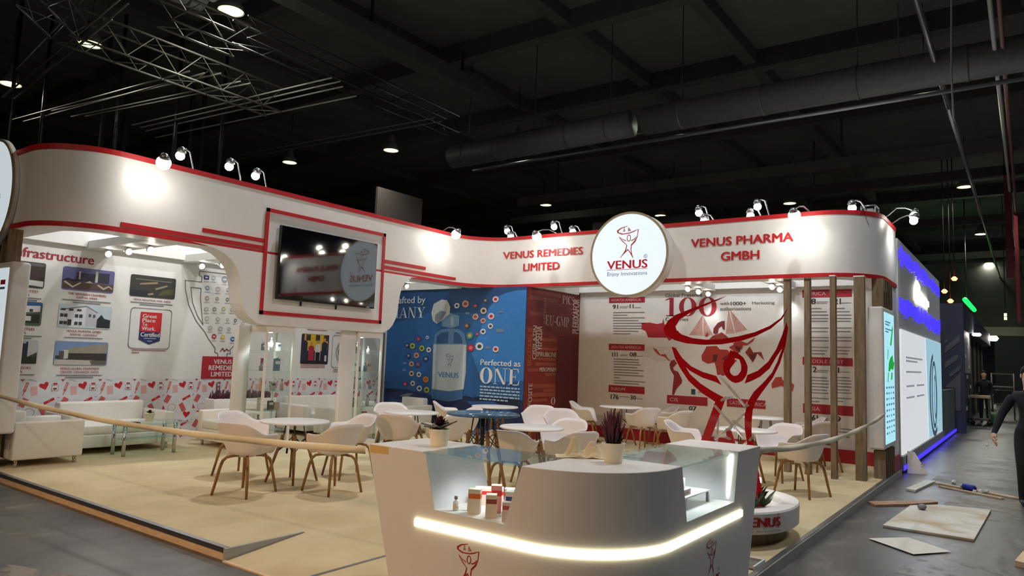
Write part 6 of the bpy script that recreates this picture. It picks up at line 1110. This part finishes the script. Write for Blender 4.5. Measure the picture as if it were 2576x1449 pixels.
def person(label, loc, rz, pose, face_mat=skin_m):
    t = thing('person', label, 'person', (0, 0, 0)); V = []; E = []
    def chain(start, pts):
        p = start
        for v in pts: V.append(v); E.append((p, len(V) - 1)); p = len(V) - 1
        return p
    V.append((0, 0, .96, (.155, .12))); sp = chain(0, [(0, 0, 1.10, (.15, .11)), (.01, 0, 1.26, (.17, .12)), (.02, 0, 1.40, (.165, .11)), (.03, 0, 1.475, (.075, .07)), (.05, 0, 1.53, .056)])
    chest = 3
    hd_ = chain(sp, [(.065, 0, 1.60, (.072, .085)), (.06, 0, 1.68, (.078, .098)), (.05, 0, 1.75, (.066, .08))])
    for s in (1, -1):
        P = pose['arm'][s]; e = chain(chest, [(.02, .17 * s, 1.41, .075)] + [(P[0][0], P[0][1] * s, P[0][2], .055), (P[1][0], P[1][1] * s, P[1][2], .046), (P[2][0], P[2][1] * s, P[2][2], .033)])
        h = P[2]; dx, dz = h[0] - P[1][0], h[2] - P[1][2]; L = math.hypot(dx, dz); dx, dz = dx / L, dz / L
        palm = chain(e, [(h[0] + dx * .05, h[1] * s, h[2] + dz * .05, (.034, .018)), (h[0] + dx * .085, h[1] * s, h[2] + dz * .085, (.036, .017))])
        for k, (off, ln) in enumerate(((-.030, .062), (-.010, .072), (.010, .068), (.029, .054))):
            chain(palm, [(h[0] + dx * .10 - dz * off, h[1] * s, h[2] + dz * .10 + dx * off, .0095), (h[0] + dx * (.10 + ln * .5) - dz * off * 1.1, (h[1] - .006) * s, h[2] + dz * (.10 + ln * .5) + dx * off, .009), (h[0] + dx * (.10 + ln) - dz * off, (h[1] - .026) * s, h[2] + dz * (.10 + ln) + dx * off, .0078)])
        chain(len(V) - 14, [(h[0] + dx * .045 + .034, (h[1] - .012) * s, h[2] + dz * .045, .011), (h[0] + dx * .085 + .045, (h[1] - .026) * s, h[2] + dz * .085, .009)])
        K = pose['leg'][s]; an = chain(0, [(.0, .095 * s, .90, .10), (K[0][0], K[0][1] * s, K[0][2], .072), (K[1][0], K[1][1] * s, K[1][2], .05)])
        chain(an, [(K[2][0], K[2][1] * s, K[2][2] + .035, .045), (K[2][0] + .16, K[2][1] * s, K[2][2] + .03, (.046, .03))])
    me = skin_mesh('body', V, E); b = bpy.data.objects.new('body', me); COL.objects.link(b); b.parent = t
    for m_ in (face_mat, jersey, trousers, shoe_m): me.materials.append(m_)
    hands = [Vector((pose['arm'][s][2][0], pose['arm'][s][2][1] * s, pose['arm'][s][2][2])) for s in (1, -1)]
    feet = [(pose['leg'][s][2][0], pose['leg'][s][2][2]) for s in (1, -1)]
    for f in me.polygons:
        c = f.center; k = 1
        if c.z > 1.50: k = 0
        elif any((c - h).length < .2 and (c.z < h.z + .012) for h in hands) and abs(c.y) > .2: k = 0
        elif any(c.z < fz + .10 and -.08 < c.x - fx < .3 for fx, fz in feet): k = 3
        elif c.z < .98 and abs(c.y) < .24: k = 2
        f.material_index = k; f.use_smooth = True
    m = MB(); m.lathe([(.001, 1.83), (.045, 1.822), (.078, 1.79), (.092, 1.74), (.088, 1.68), (.075, 1.63), (.06, 1.62)], hair_m, (.04, 0, 0), 20, 1.08, .92); hr = m.build('hair', t)
    for v in hr.data.vertices:
        if v.co.x > .06 and v.co.z < 1.765: v.co.x = .06
    m = MB()
    for s in (1, -1): m.lathe([(.002, -.011), (.011, -.004), (.011, .004), (.002, .011)], C((240, 236, 232)), (.137, .032 * s, 1.695), 10); m.lathe([(.002, -.006), (.006, 0), (.002, .006)], C((40, 30, 26)), (.146, .032 * s, 1.695), 8); m.rbox((.13, .032 * s - .02, 1.715), (.143, .032 * s + .02, 1.722), hair_m, .002, 1)
    m.build('eyes', t); m = MB(); m.add([(.135, -.012, 1.655), (.135, .012, 1.655), (.165, 0, 1.655), (.14, 0, 1.70)], [(0, 2, 1), (0, 3, 2), (1, 2, 3), (0, 1, 3)], face_mat, True); m.rbox((.125, -.022, 1.612), (.138, .022, 1.622), C((150, 92, 84)), .003, 1)
    for s in (1, -1): m.rbox((.04, .08 * s - .008, 1.66), (.075, .08 * s + .008, 1.715), face_mat, .006, 2)
    m.build('face_features', t)
    t.location = loc; t.rotation_euler = (0, 0, rz); return t
walk = {'arm': {1: [(-.08, .25, 1.17), (-.02, .28, .95), (.06, .27, .82)], -1: [(-.03, .29, 1.18), (.0, .36, 1.0), (.06, .40, .90)]},
        'leg': {1: [(.02, .09, .50), (-.22, .09, .16), (-.26, .09, .06)], -1: [(.08, .10, .50), (.04, .10, .10), (.03, .10, .01)]}}
person('man in black sweater and trousers walking down the aisle, cut by the right edge', (8.35, -1.72, 0), math.radians(188), walk)
stand = {'arm': {1: [(-.02, .24, 1.16), (.06, .24, .96), (.2, .2, .98)], -1: [(-.02, .24, 1.16), (.06, .24, .96), (.2, .2, .98)]}, 'leg': {1: [(.02, .1, .5), (.0, .1, .1), (0, .1, 0)], -1: [(.02, .1, .5), (.0, .1, .1), (0, .1, 0)]}}
person('person in dark clothes far down the aisle beside the dark blue stand', (27, -.42, 0), math.radians(190), stand)
# ------------------------------------------------------------------ carts far away
t = thing('hand_cart', 'wooden topped metal cart in front of the far person', 'cart', (25, -.4, 0))
m = MB(); m.box((24.9, -.66, .90), (25.5, -.12, .98), pale_wood); m.build('top_board', t); m = MB(); [m.box((x, y, .1), (x + .04, y + .04, .9), alum) for x in (24.9, 25.46) for y in (-.66, -.16)]; m.box((24.9, -.66, .16), (25.5, -.12, .22), alum); m.build('frame', t)
for x in (24.95, 25.45):
    for y in (-.62, -.16): m = MB(); m.tube([(x - .015, y, .06), (x + .015, y, .06)], .06, black, 12); m.build('wheel', t)
t = thing('equipment_trolley', 'metal equipment trolley in front of the black curtain', 'trolley', (30, -.9, 0)); m = MB(); [m.tube([(x, y, .08), (x, y, 1.75)], .025, alum, 6) for x in (29.8, 30.4) for y in (-.55, -1.25)]; [m.box((29.8, -1.25, z), (30.4, -.55, z + .05), alum) for z in (.55, 1.2, 1.7)]; m.build('frame', t)
m = MB(); m.box((29.85, -1.2, .6), (30.35, -.6, 1.1), black); m.build('equipment_case', t)
for y in (-.55, -1.25): m = MB(); m.tube([(29.8, y - .02, .06), (29.8, y + .02, .06)], .06, black, 10); m.build('wheel', t)
m = MB(); m.rbox((25.6, -.85, .0), (26.2, -.55, .42), C((70, 110, 70)), .12); tag(m.build('green_sack'), 'pale green sack on the floor beside the hand cart', 'sack')
# ------------------------------------------------------------------ offcuts and rubbish on the aisle floor
pb = C((206, 206, 198), .6)
def slab(name, pts, h, mat, label, cat, z=0.003):
    m = MB(); m.prism(pts, (0, 0, z), X3, Y3, (0, 0, h), mat); return tag(m.build(name), label, cat)
brd = ramp_mat('dusty_white_board', [(.3, (176, 150, 108)), (.48, (196, 188, 172)), (.6, (206, 204, 196)), (.8, (220, 222, 222))], 1.6, .6, 1.2)
slab('white_board', [(5.40, -.41), (6.94, -.49), (7.29, -.76), (7.43, -1.31), (5.37, -1.24)], .022, brd, 'large pale board smeared with sawdust on the aisle floor', 'board')
m = MB(); m.face([(4.67, -.39), (5.02, -.70), (4.68, -1.10), (4.30, -.83)], (0, 0, .012), X3, Y3, C((214, 210, 202), .8)); o = m.build('paper_sheet', None, .003); tag(o, 'creased pale paper sheet on the aisle floor in front of the large board', 'paper')
slab('wood_plank', [(6.80, -.03), (6.62, -.15), (7.02, -.47), (7.48, -.74), (7.56, -.66)], .024, ramp_mat('reddish_plank', [(.3, (150, 112, 88)), (.7, (182, 146, 120))], 5, .7), 'reddish wooden plank behind the large pale board', 'plank')
slab('white_batten', [(8.31, -.27), (9.45, -.40), (9.50, -.53), (8.25, -.40)], .03, pb, 'short white batten lying on the floor near the map pylon', 'batten')
slab('wood_strip', [(9.42, -.45), (9.46, -.50), (8.72, -1.78), (8.66, -1.74)], .02, pale_wood, 'longer thin wooden strip beside the white batten', 'strip')
slab('wood_strip', [(9.06, -.60), (9.09, -.64), (8.62, -1.42), (8.58, -1.38)], .02, pale_wood, 'shorter thin wooden strip beside the blue bottle', 'strip')
t = thing('spray_bottle', 'blue plastic bottle lying on the aisle floor', 'bottle', (9.1, -.97, 0)); m = MB(); m.tube([(9.16, -.90, .045), (9.15, -.92, .045), (9.05, -1.04, .045), (9.03, -1.06, .045)], [.02, .045, .045, .03], C((40, 60, 170)), 14); m.build('body', t); m = MB(); m.tube([(9.17, -.88, .045), (9.155, -.905, .045)], .022, C((200, 206, 220)), 10); m.build('cap', t)
for i, (x, y, s, lb) in enumerate(((9.62, -.76, .035, 'white paper cup lying by the wooden strips'), (8.86, -1.06, .03, 'white crumpled scrap nearest the blue bottle'), (8.84, -1.14, .04, 'white crumpled scrap right of the blue bottle'), (9.0, -1.2, .035, 'white crumpled scrap farthest right beyond the blue bottle'), (17.1, -.88, .03, 'tiny white scrap far down the aisle'))):
    bm = bmesh.new(); bmesh.ops.create_icosphere(bm, subdivisions=2, radius=s); random.seed(i)
    for v in bm.verts: v.co *= random.uniform(.7, 1.15); v.co.z = max(v.co.z + s * .8, .0)
    m = MB(); m.add([(v.co.x + x, v.co.y + y, v.co.z) for v in bm.verts], [[v.index for v in f.verts] for f in bm.faces], C((230, 228, 224))); bm.free(); tag(m.build('paper_scrap'), lb, 'litter', 'white scraps on the aisle floor')
bm = bmesh.new(); bmesh.ops.create_icosphere(bm, subdivisions=3, radius=.05); m = MB(); m.add([(v.co.x * 1.2 + 6.73, v.co.y + -.64, v.co.z * .7 + .06) for v in bm.verts], [[v.index for v in f.verts] for f in bm.faces], C((120, 124, 130))); bm.free(); tag(m.build('dust_cloth'), 'small grey cloth ball on the large pale board', 'cloth')
m = MB(); m.add([(10.30, -.05, .0), (10.42, -.34, .0), (10.60, -.30, .0), (10.50, -.03, .0), (10.55, -.02, .34), (10.62, -.12, .33), (10.66, -.10, .30), (10.60, .0, .31)], [(0, 1, 2, 3), (4, 7, 6, 5), (0, 4, 5, 1), (1, 5, 6, 2), (2, 6, 7, 3), (3, 7, 4, 0)], C((214, 200, 186))); o = m.build('leaning_bag'); MB().face([(0, 0), (.07, 0), (.07, .03), (0, .03)], (10.44, -.235, .14), (.1, -.9, 0), (.35, .3, .88), C((196, 140, 70))).build('printed_mark', o); tag(o, 'crumpled pale sack leaning on the neighbouring stand at the stand corner', 'bag')
slab('wood_offcut', [(4.55, -1.59), (5.02, -1.645), (4.9, -1.95), (4.4, -1.9)], .05, pale_wood, 'wooden offcut cut by the right bottom corner of the picture', 'board')
m = MB(); m.box((2.42, .055, HP), (2.70, .165, HP + .012), C((120, 116, 108))); m.box((2.42, .045, HP), (2.70, .06, HP + .03), white); m.box((2.68, .055, HP), (2.70, .165, HP + .03), white); tag(m.build('floor_tray'), 'small white rimmed tray on the platform edge right of the counter', 'tray')
t = thing('unseen_floodlight', 'unseen floodlight on a tripod, added behind the viewer for its warm light', 'floodlight', (-8.12, 2.48, 0)); m = MB(); m.tube([(-8.15, 2.48, .9), (-8.15, 2.48, 4.4)], .02, steel, 8); m.build('pole', t); m = MB(); m.rbox((-8.3, 2.3, 4.4), (-8.08, 2.7, 4.65), black, .02); m.build('lamp_head', t)  # unseen lamp body made up for the warm light from behind
for a in (0, 2.1, 4.2): m = MB(); m.tube([(-8.15, 2.48, 1.0), (-8.15 + .6 * math.cos(a), 2.48 + .6 * math.sin(a), 0)], .015, steel, 8); m.build('leg', t)
